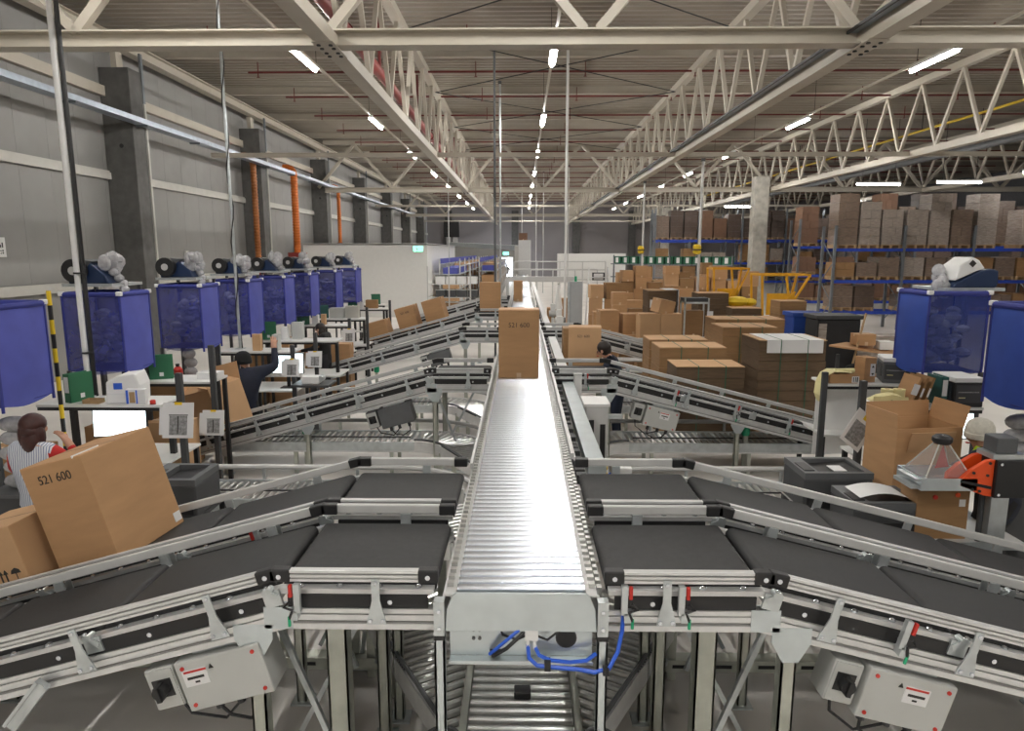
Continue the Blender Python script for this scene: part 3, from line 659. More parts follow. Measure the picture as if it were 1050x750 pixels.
# ------------------------------------------------------------------ low roller lines under the belts
ZR = 0.45
lm = empty('low_roller_conveyor', (0, 2.4, 0), label='low roller conveyor underneath the main conveyor', cat='conveyor')
rlow = MB().cyl((-0.30, 0, -0.025), (0.30, 0, -0.025), 0.025, 10).mesh('roller', 'roller_low', True)
for i in range(150): link('roller', rlow, lm, (0, 0.1+i*0.075, ZR))
for s in (-1, 1):
    part('side_frame', 'galv_leg', lm, MB().box(s*0.305, s*0.345, 0, 11.4, ZR-0.12, ZR+0.02))
    for y in (0.2, 2.0, 4.5, 7.0, 9.5): part('leg', 'galv_leg', lm, MB().box(s*0.30, s*0.34, y, y+0.05, 0, ZR-0.1))
part('divert_block', 'black', lm, MB().box(-0.04, 0.06, 1.30, 1.38, ZR, ZR+0.05), bevel=0.008)
def low_line(s, Ym, xend, label, curve_only=False, tube=True, pitch=0.082, rr_=0.024, fh=0.12):
    loc = Vector((s*1.5, Ym, 0)); S = T(*(-loc)) @ Matrix.Diagonal((s, 1, 1, 1))
    e = empty('low_roller_line', loc, 0, label, 'conveyor', 'low roller lines feeding the lower conveyor')
    hw = 0.30; Rm = 0.80; cx, cy = 1.5, Ym-Rm; A = R(60)
    if not curve_only:
        rr = MB().cyl((0, -hw, 0), (0, hw, 0), rr_, 8).mesh('roller', 'roller_low', True)
        n = int((xend-1.52)/pitch)
        for i in range(n): link('roller', rr, e, (s*(0.04+i*pitch), 0, ZR-0.024))
        for v in (-1, 1):
            y0 = Ym+v*(hw+0.005); y1 = y0+v*0.03
            part('side_frame', 'galv', e, MB(S).box(1.5, xend, min(y0, y1), max(y0, y1), ZR-fh, ZR+0.015)); part('frame_flange', 'alu', e, MB(S).box(1.5, xend, y1-0.012, y1+0.012, ZR-fh-0.005, ZR-fh+0.01))
            x = 1.8
            while x < xend: 
                part('leg', 'galv_leg', e, MB(S).box(x, x+0.05, y0-0.02, y0+0.02, 0, ZR-fh+0.01)); x += 1.35
        if tube:
            part('guard_tube', 'rail_grey', e, MB(S).cyl((1.5, Ym+hw+0.05, ZR+0.16), (xend, Ym+hw+0.05, ZR+0.16), 0.032, 8), True)
            x = 1.9
            while x < xend: part('tube_post', 'galv', e, MB(S).box(x, x+0.03, Ym+hw+0.035, Ym+hw+0.065, ZR-0.05, ZR+0.14)); x += 1.1
        if tube: part('drive_strip', 'black', e, MB(S).box(1.6, xend-0.5, Ym-0.03, Ym-0.005, ZR, ZR+0.012))
    # 60 degree curve
    for i in range(1, 11):
        a = A*i/10.5; d = Vector((-math.sin(a), math.cos(a), 0))
        c = Vector((cx, cy, ZR-0.024))
        part('curve_roller', 'roller_low', e, MB(S).cyl(c+d*(Rm-hw), c+d*(Rm+hw), 0.020, 8, 0.030), True)
    def arc(r, z): return [(cx-r*math.sin(A*k/12), cy+r*math.cos(A*k/12), z) for k in range(13)]
    dv = Vector((-math.cos(A), -math.sin(A), 0))
    endl = 1.30
    for r in (Rm-hw-0.02, Rm+hw+0.02):
        p = arc(r, ZR-0.055); q = Vector(p[-1]); L_ = endl if r < Rm else 0.36
        p.append(tuple(q+dv*L_))
        mb = MB(S)
        for k in range(len(p)-1): mb.bar(p[k], p[k+1], 0.03, 0.15)
        part('curve_frame', 'alu', e, mb)
        if r > Rm and tube:
            p2 = [(x, y, ZR+0.16) for x, y, z in arc(r+0.03, 0)]; part('curve_guard', 'rail_grey', e, MB(S).tube(p2, 0.03, 8), True)
        if r < Rm:
            p2 = [(x, y, ZR+0.05) for x, y, z in p]; part('curve_guard', 'dark_grey', e, MB(S).tube(p2, 0.016, 6), True)
            mb = MB(S)
            for k in range(0, 24):
                t = q + dv*(0.03*k); mb.cbox((t.x, t.y, ZR+0.03), (0.016, 0.016, 0.022))
            tag(mb.build('chain_links', 'charcoal', e), kind='stuff')
    c0 = Vector((cx-Rm*math.sin(A), cy+Rm*math.cos(A), ZR-0.024)); pv = Vector((math.sin(A), -math.cos(A), 0))
    for i in range(1, 17):
        c = c0+dv*(0.078*i); t = min(hw, (c.x-0.365)/pv.x)
        if t < -hw+0.08: break
        part('curve_roller', 'roller_low', e, MB(S).cyl(c+pv*hw, c-pv*t, 0.024, 8), True)
    for (px, py) in ((cx-0.40, cy+0.28), (cx-0.60, cy+0.05)):
        part('leg', 'galv_leg', e, MB(S).box(px-0.03, px+0.03, py-0.03, py+0.03, 0, ZR-0.08))
    part('brace', 'galv', e, MB(S).bar((cx-0.40, cy+0.28, 0.14), (cx-0.80, cy-0.12, 0.22), 0.03, 0.03))
    return e
SN = {-1: 'left', 1: 'right'}
for s in (-1, 1):
    low_line(s, 5.12, 5.4, 'low roller line under the %s foreground belts, curving into the lower conveyor' % SN[s], tube=False, pitch=0.115, rr_=0.02, fh=0.055)
    low_line(s, 7.3, 4.4, 'low roller line on the %s between the second and third belt conveyors' % SN[s])
    low_line(s, 9.55, 4.3, 'low roller line on the %s passing under the third belt conveyor' % SN[s])
    low_line(s, 11.9, 3.6, 'low roller line on the %s behind the third belt conveyor' % SN[s])
    # cups at the foot of the curves
    p = empty('round_bin', (s*0.43, 3.35, 0), label='black round bin at the foot of the %s front leg' % SN[s], cat='bin')
    part('shell', 'dark_grey', p, MB().lathe([(0.085, 0), (0.10, 0.42), (0.112, 0.42), (0.112, 0.46), (0.092, 0.46), (0.085, 0.1)], 18), True)
    # perforated floor tray
    t = empty('floor_cable_tray', (s*2.6, 4.55, 0.1), label='perforated steel tray near the floor under the %s foreground belts' % SN[s], cat='cable tray')
    part('tray_base', 'galv_leg', t, MB().box(-1.6, 1.6, 0, 0.2, 0, 0.008)); part('tray_side', 'galv_leg', t, MB().box(-1.6, 1.6, -0.006, 0, -0.02, 0.07))
    for i in range(10): part('slot', 'black', t, MB().box(-1.5+i*0.31, -1.38+i*0.31, -0.009, -0.005, 0.012, 0.038))
    for x in (-1.3, 0, 1.3): part('tray_foot', 'galv_leg', t, MB().box(x-0.02, x+0.02, 0, 0.2, -0.1, 0))
# extra stand posts and crossed braces under the foreground belts
for s in (-1, 1):
    st = empty('support_stand', (s*1.0, 4.6, 0), label='galvanised support stand with crossed braces under the %s foreground belts' % SN[s], cat='stand')
    part('post', 'galv_leg', st, MB().box(-0.06, 0.0, 0.15, 0.21, 0, 1.1)); part('post', 'galv_leg', st, MB().box(-0.28, -0.22, 0.1, 0.16, 0, 1.1)); part('post', 'galv_leg', st, MB().box(0.36, 0.42, 0.3, 0.36, 0, 1.0))
    part('brace', 'galv', st, MB().bar((-0.2, 0.12, 0.1), (-0.05, 0.12, 1.05), 0.03, 0.03)); part('brace', 'galv', st, MB().bar((-0.05, 0.08, 0.1), (0.4, 0.2, 0.95), 0.03, 0.03))
    part('base_plate', 'galv', st, MB().box(-0.35, 0.1, 0.05, 0.3, 0, 0.012))
# light-grey drive housings with motors on the right of the main conveyor
dh = empty('drive_unit', (0.86, 7.6, 0), label='pale drive housing with slots right of the main conveyor', cat='drive unit')
part('housing', 'rail_grey', dh, MB().box(-0.13, 0.13, 0, 0.4, 0.55, 1.36), bevel=0.012); part('lid', 'white', dh, MB().box(-0.15, 0.15, -0.02, 0.42, 1.36, 1.39)); part('slot', 'black', dh, MB().box(-0.09, -0.03, -0.006, 0, 0.65, 1.2)); part('slot', 'black', dh, MB().box(0.04, 0.10, -0.006, 0, 0.75, 1.15)); part('bracket', 'galv', dh, MB().box(0.13, 0.3, 0.05, 0.1, 1.2, 1.25)); part('stand', 'galv_leg', dh, MB().box(-0.1, 0.1, 0.1, 0.3, 0, 0.55))
mo = empty('electric_motor', (0.98, 6.35, 0), label='finned grey electric motor with yellow clip right of the main conveyor', cat='motor')
part('motor_body', 'rail_grey', mo, MB().cyl((0, 0, 0.80), (0.0, 0.34, 0.80), 0.13, 14), True)
for i in range(7): part('fin', 'white', mo, MB().cyl((0, 0.03+i*0.045, 0.80), (0, 0.05+i*0.045, 0.80), 0.145, 14))
part('terminal_box', 'white', mo, MB().box(-0.10, 0.10, 0.05, 0.28, 0.92, 1.02), bevel=0.01); part('clip', 'yellow_bright', mo, MB().box(-0.26, -0.14, 0.05, 0.07, 1.0, 1.03).box(-0.26, -0.14, 0.05, 0.07, 0.94, 0.97).box(-0.22, -0.19, 0.05, 0.07, 0.9, 1.03)); part('stand', 'galv_leg', mo, MB().box(-0.12, 0.12, 0.04, 0.3, 0, 0.68)); part('cable', 'blue_cable', mo, MB().tube([(-0.1, 0.1, 0.95), (-0.18, 0.1, 0.9), (-0.2, 0.1, 0.75), (-0.12, 0.1, 0.66)], 0.012, 6))
sb = empty('sensor_box', (0.75, 8.95, 1.1), label='small white sensor box beside the third right belt', cat='sensor box')
part('case', 'white', sb, MB().box(-0.05, 0.05, -0.05, 0.05, 0, 0.38), bevel=0.008); part('cap', 'rail_grey', sb, MB().box(-0.055, 0.055, -0.055, 0.055, 0.38, 0.40))
for s, yy, xx in ((-1, 9.0, 3.05), (1, 9.0, 3.15), (-1, 14.0, 3.1)):
    g = empty('signal_lamp', (s*xx, yy+0.35, 0), label={(-1, 9.0): 'green signal lamp on a post under the third left belt', (1, 9.0): 'green signal lamp on a post under the third right belt', (-1, 14.0): 'green signal lamp on a post under the fourth left belt'}[(s, yy)], cat='signal lamp')
    part('post', 'galv_leg', g, MB().box(-0.03, 0.03, -0.03, 0.03, 0, 0.55)); part('lens', 'green_lens', g, MB().lathe([(0.05, 0.55), (0.06, 0.57), (0.06, 0.66), (0.03, 0.69)], 10), True)

# ================================================================== CARTONS
def carton(size, mtx, label, m='card', group=None, txt=None, tape=True, seam=True, cat='box', name='cardboard_box'):
    w, d, h = size
    o = MB().box(-w/2, w/2, -d/2, d/2, 0, h).build(name, m, bevel=0.006)
    o.matrix_world = mtx; tag(o, label, cat, group)
    if tape: part('tape', 'tape', o, MB().box(-w/2-0.002, w/2+0.002, -0.03, 0.03, h-0.05, h+0.002).box(-0.03, 0.03, -d/2-0.002, -d/2+0.004, 0, 0.07))
    if seam: part('flap_seam', 'ink', o, MB().box(-w/2+0.01, w/2-0.01, -0.003, 0.003, h, h+0.0008))
    if txt:
        me = text_mesh(txt[0], txt[1]); link('print', me, o, (txt[2], -d/2-0.002, txt[3]), (PI/2, 0, 0))
    return o
def on_incline(s, Y0, phi, a, v):     # point on an inclined belt, rigid frame whose z is the belt normal
    x = s*(JX+a*math.cos(phi)); z = ZB-a*math.sin(phi)
    return T(x, Y0+v, z) @ RY(s*phi)
# the two large cartons on the second left belt
b1 = carton((0.51, 0.64, 0.77), on_incline(-1, 4.17, PL, 1.68, 0.43) @ RZ(R(-11)), 'large brown carton printed 521 600 standing on the second left belt', txt=('521 600', 0.085, 0.0, 0.66), tape=False)
part('corner_tape', 'paper', b1, MB().box(0.254, 0.258, 0.24, 0.31, 0.03, 0.10)); part('open_slit', 'paper', b1, MB().box(0.19, 0.20, -0.323, -0.10, 0.76, 0.778))
b2 = carton((0.50, 0.52, 0.44), on_incline(-1, 4.17, PL, 2.36, 0.36) @ RZ(R(-6)), 'shorter pale brown carton at the left edge with umbrella and arrow marks', m='card_light', tape=False)
for x in (0.05, 0.09): part('arrow_mark', 'ink', b2, MB().box(x-0.006, x+0.006, -0.262, -0.259, 0.05, 0.12).prism([(x-0.02, 0.115), (x+0.02, 0.115), (x, 0.15)], -0.262, -0.259))
part('umbrella_mark', 'ink', b2, MB().prism([(0.13, 0.11), (0.21, 0.11), (0.20, 0.135), (0.17, 0.15), (0.14, 0.135)], -0.262, -0.259).box(0.167, 0.173, -0.262, -0.259, 0.05, 0.12))
# cartons on the main line
carton((0.53, 0.42, 0.90), T(-0.035, 9.07, ZB), 'tall brown carton printed 521 600 in the middle of the roller conveyor', txt=('521 600', 0.085, -0.0, 0.70))
carton((0.50, 0.45, 0.20), T(-0.02, 17.3, ZB), 'low flat carton directly behind the tall carton on the rollers', m='card_light', txt=('521', 0.06, 0, 0.1))
carton((0.30, 0.40, 0.68), T(-0.12, 23.2, ZB), 'narrow upright carton far down the roller conveyor')
# upright cartons on the fifth left belt
for a, lab, wdt, m_ in ((1.16, 'upright carton on the fifth left belt, nearest the roller line', 0.56, 'card'), (1.95, 'middle upright carton on the fifth left belt incline', 0.56, 'card'), (2.85, 'lowest carton on the fifth left belt incline', 0.62, 'card')):
    carton((wdt, 0.45, 0.66 if a < 2.5 else 0.48), on_incline(-1, 18.9, PL, a, 0.35) @ RZ(R(-8)), lab, m=m_, group='cartons on the fifth left belt', txt=('521 600', 0.08, 0, 0.5) if a == 1.95 else None)
carton((0.58, 0.45, 0.80), T(-0.88, 19.25, ZB), 'upright carton on the flat end of the fifth left belt', group='cartons on the fifth left belt')
# leaning carton beside the worker on the right
tb = empty('steel_trolley', (1.03, 10.95, 0), label='steel trolley carrying the carton beside the right-hand worker', cat='trolley')
part('deck', 'galv', tb, MB().box(-0.35, 0.35, -0.25, 0.3, 1.02, 1.05))
for x in (-0.32, 0.32):
    for y in (-0.22, 0.27): lg = part('leg', 'galv_leg', tb, MB().box(x-0.02, x+0.02, y-0.02, y+0.02, 0.08, 1.02)); part('caster', 'black', lg, MB().cyl((x-0.02, y, 0.045), (x+0.02, y, 0.045), 0.045, 10))
carton((0.52, 0.42, 0.86), T(1.02, 10.98, 1.05) @ RZ(R(-5)), 'tall pale carton on the trolley beside the worker right of the rollers', m='card_light', txt=('521 600', 0.06, -0.02, 0.72))
carton((0.2, 0.45, 0.72), T(0.83, 12.1, 1.05), 'narrow brown carton edge between the roller line and the tall pale carton', m='card_dark')
st_ = empty('box_stand', (0.83, 12.1, 0), label='small steel stand under the narrow brown carton', cat='stand')
part('top', 'galv', st_, MB().box(-0.12, 0.12, -0.24, 0.24, 1.02, 1.05)); part('column', 'galv_leg', st_, MB().box(-0.05, 0.05, -0.05, 0.05, 0, 1.02))

def open_carton(size, mtx, label, flaps, m='card', name='open_cardboard_box'):
    w, d, h = size; t = 0.012
    o = bpy.data.objects.new(name, None); COL.objects.link(o); o.matrix_world = mtx; o.empty_display_size = 0.1
    tag(o, label, 'box')
    part('bottom', m, o, MB().box(-w/2, w/2, -d/2, d/2, 0, t))
    part('side', m, o, MB().box(-w/2, -w/2+t, -d/2, d/2, t, h)); part('side', m, o, MB().box(w/2-t, w/2, -d/2, d/2, t, h)); part('side', m, o, MB().box(-w/2+t, w/2-t, -d/2, -d/2+t, t, h)); part('side', m, o, MB().box(-w/2+t, w/2-t, d/2-t, d/2, t, h))
    for kind, ang, ln in flaps:
        if kind == 'L': M_ = T(-w/2, 0, h) @ RY(R(-ang)); part('flap', m, o, MB(M_).box(-0.004, 0.004, -d/2, d/2, 0, ln))
        if kind == 'R': M_ = T(w/2, 0, h) @ RY(R(ang)); part('flap', m, o, MB(M_).box(-0.004, 0.004, -d/2, d/2, 0, ln))
        if kind == 'F': M_ = T(0, -d/2, h) @ RX(R(ang)); part('flap', m, o, MB(M_).box(-w/2, w/2, -0.004, 0.004, 0, ln))
        if kind == 'B': M_ = T(0, d/2, h) @ RX(R(-ang)); part('flap', m, o, MB(M_).box(-w/2, w/2, -0.004, 0.004, 0, ln))
    return o
open_carton((0.52, 0.6, 0.60), on_incline(-1, 9.1, PL, 3.15, 0.40) @ RZ(R(-22)), 'tall open carton with raised flap at the foot of the third left belt', (('L', 8, 0.22), ('B', 10, 0.26), ('R', -70, 0.2), ('F', -60, 0.2)), m='card_light')

# ================================================================== STATIONS
def desk(x0, x1, Y0, label, zs=1.45, depth=0.5, posts=True, panel=False, low=True):
    e = empty('packing_desk', ((x0+x1)/2, Y0, 0), label=label, cat='desk', group='packing desks')
    w = (x1-x0)/2
    part('shelf', 'laminate', e, MB().box(-w, w, 0, depth, zs-0.03, zs), bevel=0.004); part('shelf_edge', 'black', e, MB().box(-w, w, 0.02, 0.06, zs-0.07, zs-0.03))
    if low: part('tabletop', 'laminate', e, MB().box(-w, w, 0.05, depth+0.35, 0.75, 0.78), bevel=0.004)
    for x in (-w+0.12, w-0.12): part('shelf_support', 'black', e, MB().box(x-0.03, x+0.03, depth-0.1, depth-0.04, 0.78, zs-0.03))
    for x in (-w+0.03, w-0.03):
        for y in ((0.1, depth+0.28) if low else (0.1, depth-0.05)): part('leg', 'black', e, MB().box(x-0.025, x+0.025, y-0.025, y+0.025, 0, 0.75 if low else zs-0.03))
    if panel: part('back_panel', 'white', e, MB().box(-w, w, 0.30, 0.32, 0.45, zs-0.08))
    return e
def post_notice(x, y, ztop, lab_post, lab_sheet, zsh, w=0.3, tilt=0):
    p = empty('black_post', (x, y, 0), label=lab_post, cat='post', group='black station posts')
    part('upright', 'charcoal', p, MB().box(-0.032, 0.032, -0.03, 0.03, 0, ztop), bevel=0.004); part('base_plate', 'black', p, MB().box(-0.08, 0.08, -0.08, 0.08, 0, 0.01))
    if lab_sheet:
        q = empty('paper_notice', (x, y-0.082, zsh), label=lab_sheet, cat='notice', group='paper notices on the posts'); q.rotation_euler = (R(-12), R(tilt), 0)
        part('sheet', 'paper', q, MB().box(-w/2, w/2, -0.006, 0.0, -w*0.6, w*0.55)); part('sheet', 'paper', q, MB().box(-w/2-0.04, w/2-0.06, 0.0, 0.004, -w*0.5, w*0.42))
        part('printed_table', 'ink_grey', q, MB().box(-w*0.28, w*0.30, -0.008, -0.006, -w*0.5, w*0.12)); part('printed_line', 'ink', q, MB().box(-w*0.3, w*0.32, -0.008, -0.006, w*0.13, w*0.16)); part('printed_line', 'ink', q, MB().box(-0.006, 0.006, -0.009, -0.006, -w*0.45, w*0.1)); part('clip', 'yellow_bright', q, MB().box(-w*0.12, w*0.12, -0.012, -0.006, w*0.47, w*0.56))
def binder(x, y, z, label, m='binder_green', rz=0, w=0.08, face='spine', h=0.32, d=0.28):
    e = empty('ring_binder', (x, y, z), rz, label, 'binder', 'ring binders')
    part('cover', m, e, MB().box(-w/2, w/2, -d/2, -d/2+0.008, 0, h).box(-w/2, -w/2+0.006, -d/2, d/2, 0, h).box(w/2-0.006, w/2, -d/2, d/2, 0, h), bevel=0.002); part('pages', 'paper', e, MB().box(-w/2+0.01, w/2-0.01, -d/2+0.01, d/2-0.01, 0.01, h-0.015))
    part('spine_label', 'paper', e, MB().box(-w*0.36, w*0.36, -d/2-0.002, -d/2, h*0.35, h*0.9)); part('cover_label', 'paper', e, MB().box(w/2, w/2+0.002, -0.02, 0.03, 0.04, 0.09))
    return e
def monitor(x, y, z, label, w=0.58, h=0.35, rz=0, tilt=0):
    e = empty('monitor', (x, y, z), rz, label, 'monitor', 'monitors'); M_ = T(0, 0, 0.25) @ RX(R(-8)) @ RY(R(tilt))
    part('bezel', 'black', e, MB(M_).box(-w/2, w/2, 0, 0.035, 0, h), bevel=0.004); part('screen', 'screen', e, MB(M_).box(-w/2+0.012, w/2-0.012, -0.003, 0.001, 0.012, h-0.012)); part('stand', 'black', e, MB().box(-0.03, 0.03, 0.03, 0.06, 0.01, 0.4).box(-0.12, 0.12, -0.06, 0.12, 0, 0.014))
    return e
DESKS = [(-5.30, -3.93, 7.2, 'packing desk with white shelf nearest on the left, holding the wrapped paper pack'),
         (-5.20, -3.98, 8.55, 'packing desk on the left half hidden behind the tall open carton'),
         (-5.05, -3.82, 11.2, 'packing desk on the left where the worker in black reaches up'),
         (-5.02, -3.45, 12.6, 'packing desk on the left with the large green binder, before the seated worker'),
         (-5.15, -3.95, 15.3, 'packing desk on the left just past the dark-haired worker'),
         (-5.10, -3.88, 16.8, 'packing desk on the left with grey containers, below the sixth blue bag'),
         (-5.10, -3.90, 19.85, 'packing desk on the left, last but one before the white room'),
         (-5.10, -4.30, 21.4, 'packing desk on the left closest to the white room')]
for k, (x0, x1, Y0, lab) in enumerate(DESKS): desk(x0, x1, Y0, lab, low=(k != 1))
POSTS = [(-3.66, 7.12, 1.82, 1.33, 'black post at the right end of the nearest left packing desk', 'printed notice sheets on the post above the large carton', .33),
         (-3.93, 8.50, 1.93, 0.95, 'black post left of the worker in the black jacket', 'white sheet low on the post beside the worker in black', .28),
         (-3.78, 11.1, 1.58, 1.22, 'black post right of the worker reaching to the shelf', 'printed notice on the post right of the reaching worker', .26),
         (-3.82, 12.5, 1.62, 1.14, 'black post in front of the dark-haired worker', 'blank sheet on the post in front of the dark-haired worker', .26),
         (-3.86, 15.2, 1.62, 1.25, 'black post past the dark-haired worker', 'printed photo notice on the post past the dark-haired worker', .27),
         (-3.80, 16.7, 1.75, None, 'black post by the sixth packing desk on the left', None, 0),
         (-3.84, 19.85, 1.7, None, 'black post at the seventh packing desk on the left', None, 0)]
for x, y, zt, zsh, lp, ls, w in POSTS: post_notice(x, y, zt, lp, ls, zsh or 0, w or .3)
binder(-4.95, 7.42, 1.45, 'green ring binder with white spine standing on the nearest left shelf', rz=R(-20), w=0.09)
binder(-4.72, 8.75, 1.45, 'green ring binder standing behind the wrapped paper pack', rz=R(-72), w=0.07)
binder(-4.80, 12.8, 1.45, 'large green binder on the shelf behind the reaching worker', rz=R(-78), w=0.07, h=0.34)
binder(-5.00, 15.5, 1.45, 'pale green binder on the fifth left desk', m='crate_green', rz=R(-60), h=.235)
binder(-4.98, 17.0, 1.45, 'grey-green binder at the left end of the sixth desk', m='binder_teal', rz=R(-60))
binder(-4.98, 20.05, 1.45, 'green binder on the seventh left desk', rz=R(-60), h=.235)
binder(-4.62, 21.6, 1.45, 'olive green binder on the desk by the white room', m='crate_green', rz=R(-70), w=0.12)
monitor(-4.55, 7.45, 0.78, 'bright monitor in front of the woman in red sleeves', w=0.62, tilt=-3)
monitor(-4.02, 11.5, 0.78, 'bright monitor in front of the worker in the black jacket', w=0.55)
monitor(4.80, 7.45, 0.78, 'bright monitor beside the worker in the white beanie', w=0.5)
# wrapped paper pack
pk = empty('wrapped_pack', (-4.38, 7.42, 1.45), R(8), 'white and blue wrapped paper pack on the nearest left shelf', 'package')
part('pack', 'white', pk, MB().prism([(-0.19, 0), (0.16, 0), (0.17, 0.20), (0.13, 0.33), (-0.05, 0.31), (-0.18, 0.24)], -0.15, 0.15), bevel=0.015); part('blue_print', 'blue_cable', pk, MB().box(-0.10, -0.01, -0.152, -0.149, 0.16, 0.23)); part('fold', 'paper', pk, MB().box(-0.17, 0.15, -0.154, -0.149, 0.10, 0.12)); 
pk = empty('small_carton_pack', (-4.22, 7.22, 1.45), R(4), 'small white and blue printed pack in front of the wrapped paper pack', 'package')
part('pack', 'paper', pk, MB().box(-0.09, 0.12, 0, 0.06, 0, 0.17), bevel=0.004); part('blue_edge', 'blue_cable', pk, MB().box(-0.085, -0.06, -0.002, 0, 0.01, 0.16)); part('picture', 'wood', pk, MB().box(-0.05, 0.01, -0.002, 0, 0.02, 0.14)); part('blue_edge', 'blue_cable', pk, MB().box(0.02, 0.035, -0.002, 0, 0.01, 0.16))
c_ = empty('red_cap', (-4.03, 7.24, 1.45), label='small red tape cap on the nearest left shelf', cat='cap'); part('cap', 'red', c_, MB().lathe([(0.028, 0), (0.03, 0.04), (0.02, 0.05)], 10), True); part('rim', 'red_dark', c_, MB().lathe([(0.032, 0), (0.032, 0.01)], 10))
c_ = empty('wood_tray', (-4.72, 7.3, 1.45), label='small wooden tray beside the green binder on the nearest shelf', cat='tray'); part('base', 'wood', c_, MB().box(-0.09, 0.09, -0.06, 0.06, 0, 0.01)); part('rim', 'wood', c_, MB().box(-0.09, 0.09, -0.06, -0.05, 0.01, 0.045).box(-0.09, 0.09, 0.05, 0.06, 0.01, 0.045).box(-0.09, -0.08, -0.05, 0.05, 0.01, 0.045).box(0.08, 0.09, -0.05, 0.05, 0.01, 0.045))
for (x, y, sz, lab, m) in ((-4.45, 11.35, (.14, .1, .28), 'thin upright carton on the shelf of the reaching worker', 'card_light'), (-4.15, 11.42, (.1, .16, .27), 'grey upright file box on the shelf above the monitor', 'grey_box'), (-4.50, 12.85, (.13, .12, .24), 'white jar-like carton right of the large green binder', 'white'), (-4.28, 12.95, (.2, .16, .32), 'grey film roll carton on the fourth left shelf', 'grey_box'), (-4.72, 15.55, (.14, .12, .22), 'small white carton on the fifth left desk', 'paper'), (-4.52, 15.5, (.1, .12, .24), 'slim tan carton on the fifth left desk', 'card_light'), (-4.62, 17.05, (.34, .22, .26), 'pale grey container on the sixth left desk', 'grey_box'), (-4.25, 17.1, (.32, .22, .3), 'second pale grey container on the sixth left desk', 'wall_trim'), (-4.40, 20.05, (.34, .2, .25), 'brown carton on the seventh left desk', 'card_dark'), (-4.1, 8.8, (.28, .2, .09), 'flat white carton on the shelf by the tall open carton', 'white'),
                           (-4.72, 20.05, (.12, .14, .23), 'white bottle carton on the seventh left desk', 'white'), (-4.75, 12.75+.15, (.02, .02, .02), None, None)):
    if lab: carton(sz, T(x, y, 1.45), lab, m=m, tape=False, group='small cartons on the left shelves')
# cartons stored beneath and behind the left desks
for k, (x, y, sz, m, lab) in enumerate(((-5.05, 8.33, (.75, .36, .95), 'card', 'brown carton standing behind the woman in red sleeves'), (-5.75, 7.4, (.6, .6, .9), 'card_dark', 'dark carton stored below the nearest blue bag'), (-4.4, 8.33, (.5, .3, 1.0), 'card_light', 'pale carton behind the bright monitor of the woman'), (-5.15, 9.68, (.7, .5, 1.25), 'card_dark', 'row of folded cartons under the third blue bag'), (-4.98, 10.75, (.4, .3, 1.1), 'card_dark', 'brown carton just left of the reaching worker'), (-4.9, 13.66, (.45, .3, 1.38), 'card', 'brown carton under the fourth left shelf'), (-3.98, 14.9, (.45, .35, 1.1), 'card', 'open-topped carton behind the dark-haired worker'), (-4.47, 14.6, (.4, .3, 1.25), 'card_dark', 'dark carton left of the dark-haired worker'), (-5.42, 13.7, (.4, .3, 1.05), 'card_dark', 'brown carton under the shelf by the dark-haired worker'))):
    carton(sz, T(x, y, 0), lab, m=m, group='cartons stored under the left desks')
# small white desk lamp-like tape dispenser near reaching worker
td = empty('tape_gun', (-3.40, 10.9, 0.98), label='white tape machine beside the worker in the black jacket', cat='tape machine')
part('body', 'white', td, MB().box(-0.16, 0.12, -0.1, 0.1, 0, 0.12), bevel=0.01); part('roller', 'galv', td, MB().cyl((0.14, -0.08, 0.08), (0.14, 0.08, 0.08), 0.05, 10)); part('table', 'charcoal', td, MB().box(-0.3, 0.3, -0.2, 0.3, -0.04, 0)); part('leg', 'charcoal', td, MB().box(-0.05, 0.05, 0, 0.1, -0.98, -0.04))
fe = empty('fire_extinguisher', (-4.98, 10.2, 1.26), label='red can standing on folded cartons under the third blue bag', cat='can'); part('can', 'red', fe, MB().lathe([(0.06, 0), (0.065, 0.02), (0.065, 0.16), (0.03, 0.2)], 10), True); part('cap', 'black', fe, MB().lathe([(0.025, 0.2), (0.03, 0.24)], 8))
fe.location.z = 1.255; fe.location.y = 9.68

